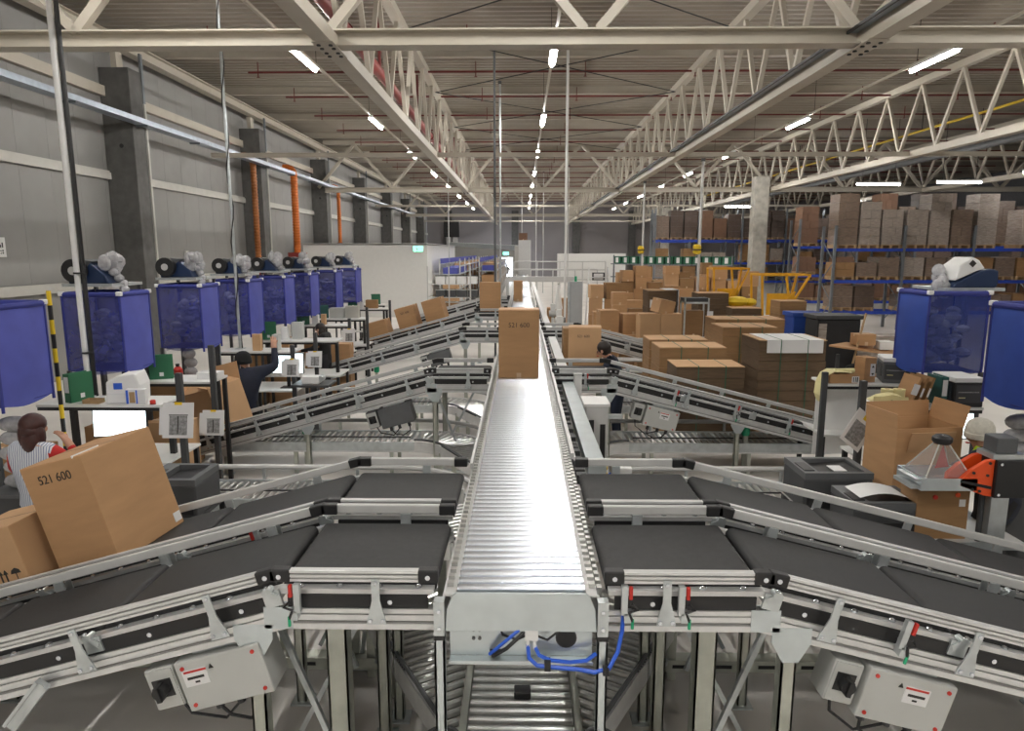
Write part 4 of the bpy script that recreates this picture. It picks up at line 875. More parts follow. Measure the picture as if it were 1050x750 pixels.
# ------------------------------------------------------------------ blue bags with air-pillow machines
def puff(mb, c, r, n=8): mb.ball(c, r, n, 5)
def bag(x0, x1, Y0, Y1, z0, z1, label, s=-1, right=False):
    e = empty('blue_net_bag', ((x0+x1)/2, (Y0+Y1)/2, 0), label=label, cat='bag', group='blue net bags')
    w = (x1-x0)/2; d = (Y1-Y0)/2; A, B = ('bag_blue_right', 'bag_panel_right') if right else ('bag_blue', 'bag_panel')
    sag = lambda k, n: 0.02*math.sin(PI*k/n)
    def panel(p, q, n=8):       # vertical cloth between p and q with slight bulge
        vs = []; fs = []; mm = 6; p = Vector(p); q = Vector(q); nrm = Vector((q.y-p.y, p.x-q.x)).normalized()
        for j in range(mm+1):
            for i in range(n+1):
                t = i/n; b = 0.045*math.sin(PI*t)*math.sin(PI*j/mm) + 0.012*math.sin(7*t+3*j)*math.sin(PI*t)
                c = p.lerp(q, t); vs.append((c.x+nrm.x*b, c.y+nrm.y*b, z0+(z1-z0)*j/mm - (0.05*math.sin(PI*t) if j == 0 else 0)))
        for j in range(mm):
            for i in range(n): k = j*(n+1)+i; fs.append((k, k+1, k+n+2, k+n+1))
        return MB().add(vs, fs)
    part('front_panel', A, e, panel((-w, -d), (w, -d)), True); part('side_panel', B, e, panel((s*-1*w, -d) if s < 0 else (-w, d), (s*-1*w, d) if s < 0 else (-w, -d)), True)
    part('back_panel', A, e, panel((w, d), (-w, d)), True); part('side_panel', A, e, panel((-w, d), (-w, -d)) if s < 0 else panel((w, -d), (w, d)), True)
    part('bottom', 'bag_hem', e, MB().box(-w, w, -d, d, z0-0.01, z0))
    for a, b in (((-w, -d), (w, -d)), ((w, -d), (w, d)), ((w, d), (-w, d)), ((-w, d), (-w, -d))):
        part('hem_tube', 'bag_hem', e, MB().cyl((*a, z1), (*b, z1), 0.03, 8), True)
    for x in (-w, w):
        for y in (-d, d):
            part('corner_clip', 'white', e, MB().cbox((x, y, z1+0.01), (0.06, 0.06, 0.05)), bevel=0.01); part('frame_pole', 'bag_hem', e, MB().cyl((x, y, z0-0.06), (x, y, z1), 0.014, 6)); 
    for x, y in ((-w*s*-1, d), (-w*s*-1, -d)):
        part('support_post', 'charcoal', e, MB().box(x-0.02, x+0.02, y-0.02, y+0.02, 0, z0))
    pm = MB(); rnd = random.Random(int(Y0*100))
    for i in range(46):
        puff(pm, (rnd.uniform(-w+.13, w-.13), rnd.uniform(-d+.13, d-.13), rnd.uniform(z0+.1, z1-.22)), (rnd.uniform(.06, .1), rnd.uniform(.06, .1), rnd.uniform(.04, .07)))
    tag(pm.build('air_pillows', 'pillow', e, True), kind='stuff')
    return e
BAGS = [(-5.36, -4.72, 6.00, 6.68), (-5.38, -4.70, 7.93, 8.56), (-5.30, -4.68, 9.90, 10.5), (-5.28, -4.66, 11.62, 12.25), (-5.30, -4.66, 13.4, 14.0), (-5.28, -4.68, 15.12, 15.75), (-5.28, -4.68, 17.2, 17.85), (-5.28, -4.68, 19.3, 19.95)]
BL = ['blue net bag at the left edge, nearest of the row', 'blue net bag behind the white pole, second of the left row', 'third blue net bag of the left row, above the tall open carton', 'fourth blue net bag of the left row, behind the thin pole', 'fifth blue net bag of the left row with a dark opening', 'sixth blue net bag of the left row, a narrow one', 'seventh blue net bag of the left row', 'eighth blue net bag, last before the white room']
for (b, lab) in zip(BAGS, BL): bag(b[0], b[1], b[2], b[3], 1.70, 2.60, lab)
bag(4.72, 5.40, 7.98, 8.62, 1.70, 2.62, 'blue net bag on the right below the white and navy machine', 1, True)
bag(4.55, 5.25, 6.02, 6.66, 1.70, 2.60, 'blue net bag cut off by the right edge', 1, True)
def pillow_machine(x, y, z, label, big=False, sc=1.0, flip=1):
    e = empty('air_pillow_machine', (x, y, z), 0, label, 'machine', 'air-pillow machines'); k = sc*flip
    part('shelf_plate', 'galv', e, MB().box(-0.3, 0.3, -0.22, 0.44, -0.035, 0.0)); part('shelf_leg', 'charcoal', e, MB().box(-0.3, -0.26, 0.38, 0.42, -z, -0.035)); part('shelf_leg', 'charcoal', e, MB().box(0.26, 0.3, 0.38, 0.42, -z, -0.035))
    part('base', 'navy', e, MB().prism([(-0.24*k, 0), (0.20*k, 0), (0.17*k, 0.09*sc), (0.02*k, 0.22*sc), (-0.10*k, 0.24*sc), (-0.22*k, 0.14*sc)], -0.15, 0.15), bevel=0.012)
    rl_ = part('film_reel', 'black', e, MB().cyl((-0.13*k, -0.24, 0.14*sc), (-0.13*k, -0.16, 0.14*sc), 0.125*sc, 18), True); part('reel_core', 'rail_grey', rl_, MB().cyl((-0.13*k, -0.25, 0.14*sc), (-0.13*k, -0.24, 0.14*sc), 0.045*sc, 12))
    part('top_cover', 'dark_grey', e, MB().prism([(-0.2*k, 0.16*sc), (-0.08*k, 0.26*sc), (0.04*k, 0.24*sc), (-0.02*k, 0.18*sc)], -0.16, 0.16))
    fm = MB(); rnd = random.Random(int(y*31))
    for i in range(9): puff(fm, (0.16*k+rnd.uniform(-.07, .07), rnd.uniform(-.1, .1), 0.20*sc+rnd.uniform(-.05, .09)), (rnd.uniform(.06, .1), rnd.uniform(.06, .1), rnd.uniform(.07, .11)))
    for i in range(5): puff(fm, ((0.21+0.02*i)*k, rnd.uniform(-.08, .08), 0.12*sc-0.07*i), (.055, .07, .05))
    tag(fm.build('film_bundle', 'film', e, True), 'clear crumpled film', kind='stuff')
    return e
for k, (b, lab) in enumerate(zip(BAGS[1:], ('beside the white pole', 'above the third blue bag', 'above the fourth blue bag', 'above the fifth blue bag', 'above the sixth blue bag', 'above the seventh blue bag', 'above the last blue bag'))):
    pillow_machine(b[0]+0.22, (b[2]+b[3])/2+0.05, 2.72, 'navy air-pillow machine with clear film %s on the left' % lab, sc=1.1 if k < 2 else 1.0)
# right-hand machine: white and navy housing
e = empty('air_pillow_machine', (5.28, 8.3, 2.68), 0, 'white and navy air-pillow machine above the right blue bag', 'machine')
part('shelf_plate', 'galv', e, MB().box(-0.36, 0.34, -0.25, 0.42, -0.035, 0.0)); part('shelf_leg', 'charcoal', e, MB().box(0.26, 0.3, 0.37, 0.41, -2.68, -0.035)); part('shelf_leg', 'charcoal', e, MB().box(-0.3, -0.26, 0.37, 0.41, -2.68, -0.035))
part('base', 'navy', e, MB().prism([(-0.22, 0), (0.28, 0), (0.30, 0.05), (0.29, 0.20), (0.20, 0.22), (0.08, 0.20), (-0.20, 0.05)], -0.18, 0.18), bevel=0.015)
cv = part('cover', 'white', e, MB().prism([(-0.20, 0.08), (0.06, 0.20), (0.14, 0.22), (0.06, 0.32), (-0.03, 0.36), (-0.16, 0.26)], -0.17, 0.17), bevel=0.015); part('badge', 'ink', cv, MB(T(-0.02, -0.176, 0.28) @ RY(R(40))).box(-0.03, 0.03, -0.004, 0.004, -0.03, 0.03))
fm = MB(); rnd = random.Random(5)
for i in range(10): puff(fm, (-0.28+rnd.uniform(-.05, .05), rnd.uniform(-.12, .12), 0.18-0.035*i+rnd.uniform(-.03, .03)), (rnd.uniform(.05, .08),)*3)
tag(fm.build('film_bundle', 'film', e, True), 'clear crumpled film', kind='stuff')
# pillow chains
def pillow_chain(x, y, z0, z1, w, label, m='film_grey', dx=0):
    e = empty('air_pillow_chain', (x, y, z0), label=label, cat='air pillows', group='hanging air-pillow chains'); n = int((z1-z0)/0.14)
    for i in range(n):
        part('air_pillow', m, e, MB().ball((dx*i/n, 0.02*math.sin(i*2.3), 0.07+i*0.14), (w/2, 0.07, 0.078), 12, 8), True)
pillow_chain(-4.80, 6.22, 0.855, 1.68, 0.34, 'grey chain of air pillows hanging at the left edge'); pillow_chain(-4.95, 10.0, 1.25, 1.75, 0.2, 'grey air pillows spilling from the third blue bag'); pillow_chain(4.80, 6.45, 0.855, 1.6, 0.30, 'grey chain of air pillows at the right edge')
for nm, (x, y) in (('left', (-4.80, 6.22)), ('right', (4.80, 6.45))):
    b_ = empty('pillow_basket', (x, y, 0), label='dark basket under the %s edge air-pillow chain' % nm, cat='basket'); part('tub', 'charcoal', b_, MB().box(-0.22, 0.22, -0.18, 0.18, 0, 0.84), bevel=0.02); part('rim', 'dark_grey', b_, MB().box(-0.24, 0.24, -0.2, 0.2, 0.82, 0.85))
# white roll on the wall-side shelf between machines
r_ = empty('film_roll', (-5.55, 9.2, 2.55), label='clear film roll on a shelf between the first two machines', cat='film roll'); part('roll', 'film', r_, MB().cyl((0, 0, 0), (0, 0, 0.3), 0.13, 14), True); part('core', 'card', r_, MB().cyl((0, 0, -0.01), (0, 0, 0.31), 0.035, 10)); part('shelf', 'galv', r_, MB().box(-0.2, 0.2, -0.2, 0.2, -0.04, -0.01)); part('shelf_post', 'charcoal', r_, MB().box(-0.03, 0.03, 0.1, 0.16, -2.55, -0.04))
# yellow-black tape pole by second bag
y_ = empty('hazard_pole', (-4.88, 7.0, 0), label='yellow and black striped pole between the first two blue bags', cat='pole')
for i in range(18): part('band', 'yellow_bright' if i % 2 else 'black', y_, MB().cyl((0, 0, i*0.15), (0, 0, i*0.15+0.15), 0.022, 8))

# ================================================================== RIGHT STATIONS
desk(3.86, 4.95, 7.2, 'packing desk on the right with the yellow label rolls and black printer')
desk(3.86, 5.00, 8.5, 'packing desk on the right with the grey printer, behind the yellow rolls', panel=True)
post_notice(3.62, 7.15, 1.75, 'black post beside the yellow label rolls', None, 0)
post_notice(3.78, 8.42, 1.62, 'black post at the left of the grey printer shelf', None, 0)
q = empty('paper_notice', (3.56, 7.05, 1.24), label='tilted printed notice at the lower end of the third right belt', cat='notice'); q.rotation_euler = (R(-15), R(38), 0)
part('sheet', 'paper', q, MB().box(-0.13, 0.13, -0.006, 0, -0.20, 0.20)); part('printed_table', 'ink_grey', q, MB().box(-0.09, 0.09, -0.009, -0.006, -0.16, 0.08)); part('clip', 'yellow_bright', q, MB().box(-0.03, 0.05, -0.012, -0.006, 0.12, 0.17)); part('holder', 'charcoal', q, MB().box(-0.02, 0.02, 0, 0.03, -0.1, 0.1))
def label_printer(x, y, z, label, rz=0, m='black', top='white', w=0.32, d=0.42, h=0.32):
    e = empty('label_printer', (x, y, z), rz, label, 'printer', 'label printers')
    part('body', m, e, MB().box(-w/2, w/2, -d/2, d/2, 0, h-0.05), bevel=0.012); part('top_cover', top, e, MB().box(-w/2-0.003, w/2+0.003, -d/2, d/2, h-0.05, h), bevel=0.008); part('front_panel', 'charcoal', e, MB().box(-w/2+0.02, w/2-0.02, -d/2-0.006, -d/2, 0.05, h-0.08)); part('slot', 'ink_grey', e, MB().box(-w/2+0.04, w/2-0.06, -d/2-0.009, -d/2-0.005, 0.16, 0.172)); part('badge', 'label_yellow', e, MB().box(-w/2+0.05, -w/2+0.12, -d/2-0.009, -d/2-0.005, 0.10, 0.11)); part('side_window', 'glass_blue', e, MB().box(-w/2-0.006, -w/2, -d/2+0.05, d/2-0.08, 0.08, h-0.08))
    return e
label_printer(4.78, 7.42, 1.45, 'black label printer with pale lid on the nearer right shelf')
label_printer(4.80, 8.75, 1.45, 'grey label printer with clear side window on the rear right shelf', m='dark_grey', rz=R(-18))
binder(4.55, 7.4, 1.45, 'teal binder with white spine beside the black label printer', m='binder_teal', w=0.07)
for k, (x, lab) in enumerate(((4.20, 'leaning cardboard sheet on the nearer right shelf, leftmost'), (4.27, 'leaning cardboard sheet on the nearer right shelf, middle one'), (4.34, 'leaning cardboard sheet on the nearer right shelf, next to the teal binder'))):
    o = MB(RY(R(17))).box(-0.012, 0.012, -0.16, 0.16, 0, 0.32).build('cardboard_sheet', 'card_dark' if k else 'card', loc=(x, 7.42, 1.455)); tag(o, lab, 'cardboard', 'leaning cardboard sheets')
    part('recycling_mark', 'paper', o, MB(RY(R(17))).box(-0.05, 0.02, -0.163, -0.161, 0.12, 0.24) if k == 0 else MB(RY(R(17))).box(-0.011, 0.011, -0.162, -0.160, 0.1, 0.2))
c_ = carton((0.16, 0.2, 0.32), T(4.42, 8.72, 1.45) @ RZ(R(10)), 'upright brown carton with arrow label beside the grey printer', m='card', tape=False)
part('arrow_label', 'paper', c_, MB().box(0.0, 0.07, -0.103, -0.1, 0.08, 0.24)); part('arrow', 'ink', c_, MB().prism([(0.015, 0.12), (0.055, 0.12), (0.035, 0.09)], -0.105, -0.102).prism([(0.015, 0.19), (0.055, 0.19), (0.035, 0.22)], -0.105, -0.102))
c_ = carton((0.36, 0.26, 0.12), T(4.08, 8.68, 1.45), 'low brown carton under yellow wrapping on the rear right shelf', m='card', tape=False)
part('printed_label', 'paper', c_, MB().box(0.10, 0.19, -0.133, -0.13, 0.01, 0.09)); part('print', 'ink', c_, MB().box(0.115, 0.125, -0.135, -0.132, 0.02, 0.08).box(0.14, 0.15, -0.135, -0.132, 0.02, 0.08).box(0.16, 0.175, -0.135, -0.132, 0.02, 0.08))
def draped(name, label, x, y, z, pts, depth, m='label_yellow', cat='paper roll'):
    e = empty(name, (x, y, z), label=label, cat=cat)
    mb = MB()
    for k in range(len(pts)-1):
        (x0, z0), (x1, z1) = pts[k], pts[k+1]
        mb.add([(x0, -depth/2, z0), (x1, -depth/2, z1), (x1, depth/2, z1+0.01), (x0, depth/2, z0+0.01), (x0, -depth/2, z0+0.004), (x1, -depth/2, z1+0.004), (x1, depth/2, z1+0.014), (x0, depth/2, z0+0.014)], [(0,1,2,3),(7,6,5,4),(0,4,5,1),(2,6,7,3)])
    part('sheet', m, e, mb, True); return e
e = draped('yellow_paper', 'yellow wrapping paper drooping over the left end of the rear right shelf', 3.95, 8.62, 1.57, [(0.22, 0.02), (0.1, 0.03), (-0.02, 0.03), (-0.10, -0.02), (-0.15, -0.14), (-0.16, -0.28), (-0.12, -0.38)], 0.22)
part('roll', 'label_yellow', e, MB().cyl((0.05, 0, 0.03), (0.28, 0, 0.035), 0.03, 10), True)
for k, (x, lab) in enumerate(((3.99, 'yellow label roll lying left on the nearer right shelf'), (4.12, 'yellow label roll standing next to the leaning cardboard sheets'))):
    e = empty('label_roll', (x, 7.36, 1.45), label=lab, cat='label roll', group='yellow label rolls'); part('roll', 'label_yellow', e, MB().cyl((0, 0, 0), (0, 0, 0.17), 0.062, 16), True); part('core', 'card', e, MB().cyl((0, 0, -0.001), (0, 0, 0.172), 0.025, 10))
e = draped('label_strip', 'yellow label strip with printed marks hanging from the right shelf', 3.86, 7.17, 1.60, [(-0.16, -0.07), (-0.06, -0.02), (0.06, 0.0), (0.16, -0.02)], 0.1, cat='label strip')
part('hanging_strip', 'label_yellow', e, MB(T(0.19, -0.05, -0.02)).add([(-0.03, 0, 0), (0.04, 0, 0.0), (0.06, -0.02, -0.16), (-0.01, -0.02, -0.16), (0.05, 0.0, -0.27), (0.0, 0.0, -0.28)], [(0, 1, 2, 3), (3, 2, 4, 5)])); part('front_strip', 'label_yellow', e, MB().box(-0.14, 0.14, -0.062, -0.058, -0.14, -0.01)); part('print', 'ink', e, MB().box(0.02, 0.06, -0.065, -0.061, -0.1, -0.085).box(0.02, 0.03, -0.065, -0.061, -0.08, -0.065).box(0.045, 0.055, -0.065, -0.061, -0.08, -0.05))
# low table with open carton, dispenser, document printers
t = empty('work_table', (3.55, 5.3, 0), label='low grey work table on the right holding the open carton', cat='table')
part('tabletop', 'rail_grey', t, MB().box(-0.95, 0.55, 0, 1.35, 0.72, 0.76), bevel=0.005); part('edge', 'galv', t, MB().box(-0.95, 0.55, -0.015, 0.0, 0.70, 0.765))
for x in (-0.9, 0.5):
    for y in (0.06, 1.28): part('leg', 'charcoal', t, MB().box(x-0.03, x+0.03, y-0.03, y+0.03, 0, 0.72))
def doc_printer(x, y, z, label, rz=0, w=0.62, d=0.5, h=0.36, paper=None):
    e = empty('document_printer', (x, y, z), rz, label, 'printer', 'black document printers')
    part('body', 'charcoal', e, MB().box(-w/2, w/2, -d/2, d/2, 0, h-0.06), bevel=0.015)
    part('top_rim', 'dark_grey', e, MB().box(-w/2, w/2, -d/2, -d/2+0.05, h-0.06, h).box(-w/2, w/2, d/2-0.05, d/2, h-0.06, h).box(-w/2, -w/2+0.14, -d/2+0.05, d/2-0.05, h-0.06, h).box(w/2-0.06, w/2, -d/2+0.05, d/2-0.05, h-0.06, h)); part('output_tray', 'black', e, MB().add([(-w/2+0.14, -d/2+0.05, h-0.055), (w/2-0.06, -d/2+0.05, h-0.02), (w/2-0.06, d/2-0.05, h-0.02), (-w/2+0.14, d/2-0.05, h-0.055)], [(0, 1, 2, 3)])); part('control_panel', 'black', e, MB().box(-w/2+0.02, -w/2+0.11, -d/2+0.06, d/2-0.2, h, h+0.008)); part('paper_drawer', 'black', e, MB().box(-w/2+0.03, w/2-0.03, -d/2-0.006, -d/2, 0.03, 0.13))
    if paper == 'big':
        vs = []; fs = []
        for i in range(9):
            u = -0.2+0.4*i/8; zz = h+0.01+0.045*math.cos(u*7) ; vs += [(u, -0.14, zz), (u, 0.14, zz)]
        for i in range(8): fs.append((2*i, 2*i+2, 2*i+3, 2*i+1))
        part('printed_paper', 'paper', e, MB().add(vs, fs), True)
    elif paper: part('printed_paper', 'paper', e, MB().box(0.0, 0.12, -0.14, 0.02, h-0.018, h-0.012))
doc_printer(2.88, 6.22, 0.76, 'black document printer behind the right guard rail, the farther one', paper='small'); doc_printer(3.02, 5.6, 0.76, 'black document printer with curled white paper on its tray', h=0.30, w=0.56, d=0.44, paper='big')
oc = open_carton((0.66, 0.45, 0.74), T(3.72, 6.35, 0.76) @ RZ(R(8)), 'open brown carton with spread flaps on the right work table', (('L', 4, 0.14), ('B', 6, 0.16), ('R', 14, 0.2)), m='card')
part('inner_flap', 'card_light', oc, MB(T(0, -0.225, 0.52) @ RX(R(14))).box(-0.22, 0.22, -0.004, 0.004, 0, 0.2)); part('goods', 'paper', oc, MB().box(-0.25, 0.2, -0.15, 0.15, 0.5, 0.64), bevel=0.03)
# clear funnel dispenser
f = empty('funnel_dispenser', (3.40, 5.42, 0.76), label='clear pyramid funnel on a steel tray standing on the right work table', cat='dispenser')
part('base_box', 'card_dark', f, MB().box(-0.16, 0.26, -0.05, 0.2, 0, 0.44)); part('button', 'red', f, MB().cyl((-0.02, -0.06, 0.36), (-0.02, -0.05, 0.36), 0.02, 8)); part('button', 'orange', f, MB().cyl((0.16, -0.06, 0.38), (0.16, -0.05, 0.38), 0.02, 8)); part('print', 'paper', f, MB().box(0.18, 0.23, -0.053, -0.05, 0.28, 0.34))
part('tray', 'galv_plate', f, MB().box(-0.22, 0.22, -0.18, 0.18, 0.46, 0.475).box(-0.22, 0.22, -0.18, -0.17, 0.475, 0.56).box(-0.22, 0.22, 0.17, 0.18, 0.475, 0.56).box(-0.22, -0.21, -0.17, 0.17, 0.475, 0.56).box(0.21, 0.22, -0.17, 0.17, 0.475, 0.56)); part('bracket', 'galv', f, MB().box(-0.29, -0.22, -0.16, 0.1, 0.47, 0.50).box(-0.26, -0.22, -0.16, 0.1, 0.53, 0.55))
P4 = [(-0.17, -0.15), (0.19, -0.15), (0.19, 0.15), (-0.17, 0.15)]
ap = (0.02, 0.0, 0.87)
for i in range(4):
    a, b = P4[i], P4[(i+1) % 4]; part('funnel_panel', 'clear', f, MB().add([(*a, 0.56), (*b, 0.56), ap], [(0, 1, 2)]))
    part('funnel_edge', 'wall_trim', f, MB().cyl((*a, 0.56), ap, 0.006, 6))
part('red_lining', 'red_cloth', f, MB().add([(0.02, 0.06, 0.57), (0.16, 0.1, 0.57), (0.05, 0.03, 0.78)], [(0, 1, 2)])); part('collar', 'black', f, MB().lathe([(0.06, 0.80), (0.075, 0.82), (0.075, 0.85), (0.05, 0.87)], 14, T(0.02, 0, 0)), True)
# orange taping machine
g = empty('taping_machine', (3.78, 5.34, -0.05), label='orange and black taping machine on a silver column at the right edge', cat='machine')
part('arm_plate', 'orange', g, MB().prism([(-0.30, 1.36), (-0.22, 1.44), (-0.10, 1.52), (-0.04, 1.53), (-0.04, 1.22), (-0.10, 1.23), (-0.30, 1.31)], -0.10, -0.06), bevel=0.006); part('black_slot', 'black', g, MB().prism([(-0.295, 1.36), (-0.05, 1.31), (-0.05, 1.285), (-0.295, 1.34)], -0.106, -0.098)); part('rear_plate', 'orange', g, MB().prism([(-0.30, 1.36), (-0.22, 1.44), (-0.10, 1.52), (-0.04, 1.53), (-0.04, 1.22), (-0.10, 1.23), (-0.30, 1.31)], 0.06, 0.10))
for (x, z) in ((-0.20, 1.42), (-0.09, 1.40), (-0.14, 1.27), (-0.20, 1.285), (-0.08, 1.50)): part('bolt', 'ink', g, MB().cyl((x, -0.108, z), (x, -0.098, z), 0.012, 8))
part('drive_box', 'black', g, MB().box(-0.04, 0.24, -0.13, 0.14, 1.22, 1.53), bevel=0.008); part('motor', 'dark_grey', g, MB().box(-0.03, 0.14, -0.08, 0.08, 1.57, 1.70), bevel=0.01); part('motor_plate', 'galv', g, MB().box(-0.06, 0.20, -0.10, 0.1, 1.53, 1.57))
for x in (-0.01, 0.21):
    for z in (1.25, 1.50): part('screw', 'chrome', g, MB().cyl((x, -0.138, z), (x, -0.13, z), 0.012, 8))
part('column', 'galv', g, MB().box(0.0, 0.14, -0.05, 0.05, 0.05, 1.22)); part('column_tube', 'charcoal', g, MB().cyl((-0.04, 0, 0.05), (-0.04, 0, 1.22), 0.022, 8)); part('foot', 'charcoal', g, MB().box(-0.2, 0.35, -0.25, 0.25, 0.05, 0.09))
# crate on the left table
t = empty('side_table', (-3.45, 6.0, 0), label='low dark side table on the left beyond the large carton', cat='table')
part('tabletop', 'charcoal', t, MB().box(-0.45, 0.5, -0.3, 0.55, 0.66, 0.70)); 
for x in (-0.4, 0.45):
    for y in (-0.25, 0.5): part('leg', 'black', t, MB().box(x-0.025, x+0.025, y-0.025, y+0.025, 0, 0.66))
doc_printer(-3.20, 6.12, 0.70, 'dark grey document printer on the left beyond the large carton', w=0.5, h=0.36)
dk = empty('front_desk', (-4.35, 6.55, 0), label='low brown-edged desk in front of the woman in red sleeves', cat='desk')
part('tabletop', 'laminate', dk, MB().box(-0.75, 0.55, -0.1, 0.4, 0.82, 0.85)); part('leg', 'black', dk, MB().box(-0.7, -0.65, 0, 0.05, 0, 0.82)); part('leg', 'black', dk, MB().box(0.45, 0.5, 0, 0.05, 0, 0.82))

# ================================================================== STACKS OF FLAT CARTONS AND PALLETS
def pallet(x, y, label, w=1.2, d=0.8, z=0, rz=0, group='wooden pallets'):
    e = empty('wooden_pallet', (x, y, z), rz, label, 'pallet', group)
    for i in range(5): part('deck_board', 'wood', e, MB().box(-w/2, w/2, -d/2+i*(d-0.1)/4, -d/2+i*(d-0.1)/4+0.1, 0.122, 0.144))
    for i in range(3):
        yy = -d/2+i*(d-0.1)/2; part('bottom_board', 'wood', e, MB().box(-w/2, w/2, yy, yy+0.1, 0, 0.022))
        for x_ in (-w/2, -0.07, w/2-0.14): part('block', 'wood', e, MB().box(x_, x_+0.14, yy, yy+0.1, 0.022, 0.122))
    return e
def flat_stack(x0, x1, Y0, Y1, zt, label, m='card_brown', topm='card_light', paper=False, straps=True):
    xc, yc = (x0+x1)/2, (Y0+Y1)/2; w, d = x1-x0, Y1-Y0
    pallet(xc, yc, 'wooden pallet under the ' + label.split(',')[0].replace(' of flattened cartons', ' of flat cartons'), w, d, group='pallets under the flat carton stacks')
    e = empty('flat_carton_stack', (xc, yc, 0.144), label=label, cat='carton stack', group='stacks of flattened cartons')
    n = max(3, int((zt-0.144-0.03)/0.15)); h = (zt-0.144-0.012)/n; rnd = random.Random(int(x0*77+Y0*13))
    for i in range(n):
        a = rnd.uniform(-.008, .008); b = rnd.uniform(-.008, .008)
        part('carton_bundle', m, e, MB().box(-w/2+a, w/2+a, -d/2+b, d/2+b, i*h, (i+1)*h-0.006))
    part('top_sheet', topm, e, MB().box(-w/2-0.004, w/2+0.004, -d/2-0.004, d/2+0.004, n*h, n*h+0.012))
    if paper: part('white_cover', 'paper', e, MB().box(-w/2+0.12, w/2-0.06, -d/2-0.012, d/2, n*h+0.012, n*h+0.018).box(-w/2+0.12, w/2-0.06, -d/2-0.014, -d/2-0.008, n*h-0.20, n*h+0.015))
    if straps:
        for xx in (-w*0.18, w*0.22): part('strap', 'crate_green', e, MB().box(xx-0.006, xx+0.006, -d/2-0.018, -d/2-0.012, 0, n*h+0.02).box(xx-0.006, xx+0.006, -d/2, d/2, n*h+0.018, n*h+0.022))
    return e
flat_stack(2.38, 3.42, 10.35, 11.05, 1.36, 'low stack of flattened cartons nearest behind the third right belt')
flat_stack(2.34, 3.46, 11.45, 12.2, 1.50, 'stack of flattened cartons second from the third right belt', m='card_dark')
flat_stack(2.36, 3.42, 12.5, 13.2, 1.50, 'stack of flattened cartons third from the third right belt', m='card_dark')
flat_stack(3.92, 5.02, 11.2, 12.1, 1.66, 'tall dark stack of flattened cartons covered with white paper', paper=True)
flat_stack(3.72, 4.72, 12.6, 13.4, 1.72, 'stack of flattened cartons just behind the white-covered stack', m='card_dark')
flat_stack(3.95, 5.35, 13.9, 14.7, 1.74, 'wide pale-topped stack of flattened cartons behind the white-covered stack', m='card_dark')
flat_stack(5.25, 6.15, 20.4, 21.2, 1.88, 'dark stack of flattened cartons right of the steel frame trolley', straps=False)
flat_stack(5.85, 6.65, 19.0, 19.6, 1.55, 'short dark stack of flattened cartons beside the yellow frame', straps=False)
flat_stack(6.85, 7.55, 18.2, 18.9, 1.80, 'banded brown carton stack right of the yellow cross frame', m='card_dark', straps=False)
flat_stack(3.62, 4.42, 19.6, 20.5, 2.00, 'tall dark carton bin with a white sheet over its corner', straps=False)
o = empty('paper_sheet', (4.44, 19.58, 2.02), label='white sheet draped over the tall dark carton bin', cat='sheet'); part('sheet', 'paper', o, MB().box(-0.35, 0.03, -0.06, 0.8, 0, 0.006).box(0.02, 0.028, -0.06, 0.8, -0.9, 0.006)); part('label_sheet', 'paper', o, MB().box(-0.78, -0.62, -0.03, -0.02, -0.5, -0.28))
# steel frame trolley
f = empty('frame_trolley', (4.75, 18.6, 0), label='aluminium frame trolley among the cartons', cat='trolley')
for x in (-0.32, 0.32):
    for y in (0, 0.5): part('upright', 'galv', f, MB().box(x-0.02, x+0.02, y-0.02, y+0.02, 0.1, 1.85))
for z in (0.75, 1.70): part('crossbar', 'galv', f, MB().box(-0.34, 0.34, -0.02, 0.02, z, z+0.05)); part('crossbar', 'galv', f, MB().box(-0.34, 0.34, 0.48, 0.52, z, z+0.05))
part('top_tray', 'charcoal', f, MB().box(-0.34, 0.34, 0, 0.5, 1.75, 1.85)); part('notice', 'paper', f, MB().box(0.28, 0.44, -0.04, -0.03, 1.1, 1.5))
for x in (-0.32, 0.32):
    for y in (0, 0.5): part('caster', 'black', f, MB().cyl((x-0.02, y, 0.05), (x+0.02, y, 0.05), 0.05, 8))
carton((.5, .4, .7), T(4.72, 18.9, 0.8), 'brown carton inside the aluminium frame trolley', m='card_dark')
rt_ = empty('carton_support', (4.72, 18.9, 0), label='low dolly under the carton in the frame trolley', cat='dolly'); part('deck', 'charcoal', rt_, MB().box(-0.26, 0.26, -0.2, 0.2, 0.7, 0.8)); part('column', 'charcoal', rt_, MB().box(-0.1, 0.1, -0.1, 0.1, 0, 0.7))

# pile of returned cartons in the middle distance (stacks of cartons on the floor)
rnd = random.Random(11)
CM = ['card', 'card', 'card_light', 'card_dark', 'card']
def carton_row(y, x0, x1, ztop, words):
    x = x0; k = 0
    while x < x1:
        w = rnd.uniform(.42, .68); z = 0; lvl = 0; lim = ztop*rnd.uniform(.72, 1.05)
        while z < lim-0.2:
            h = min(rnd.uniform(.36, .6), max(.3, ztop*1.1-z)); d = rnd.uniform(.4, .6)
            carton((w*rnd.uniform(.9, 1), d, h), T(x+w/2, y+rnd.uniform(-.06, .06), z) @ RZ(R(rnd.uniform(-6, 6))), 'carton %s, stack %s from left, level %s' % (words, ORD[k], ORD[lvl]), m=rnd.choice(CM), group='cartons piled in the middle distance', seam=False)
            z += h+0.004; lvl += 1
        x += w+0.05; k += 1
carton_row(17.6, 1.95, 3.3, 1.55, 'in the front pile row by the grey cabinet')
carton_row(20.3, 2.1, 3.5, 1.75, 'in the second pile row')
carton_row(23.6, 2.3, 5.2, 2.05, 'in the third pile row')
carton_row(27.8, 3.4, 9.0, 2.3, 'in the long fourth pile row')
carton_row(33.0, 4.5, 9.0, 2.35, 'in the hindmost pile row')
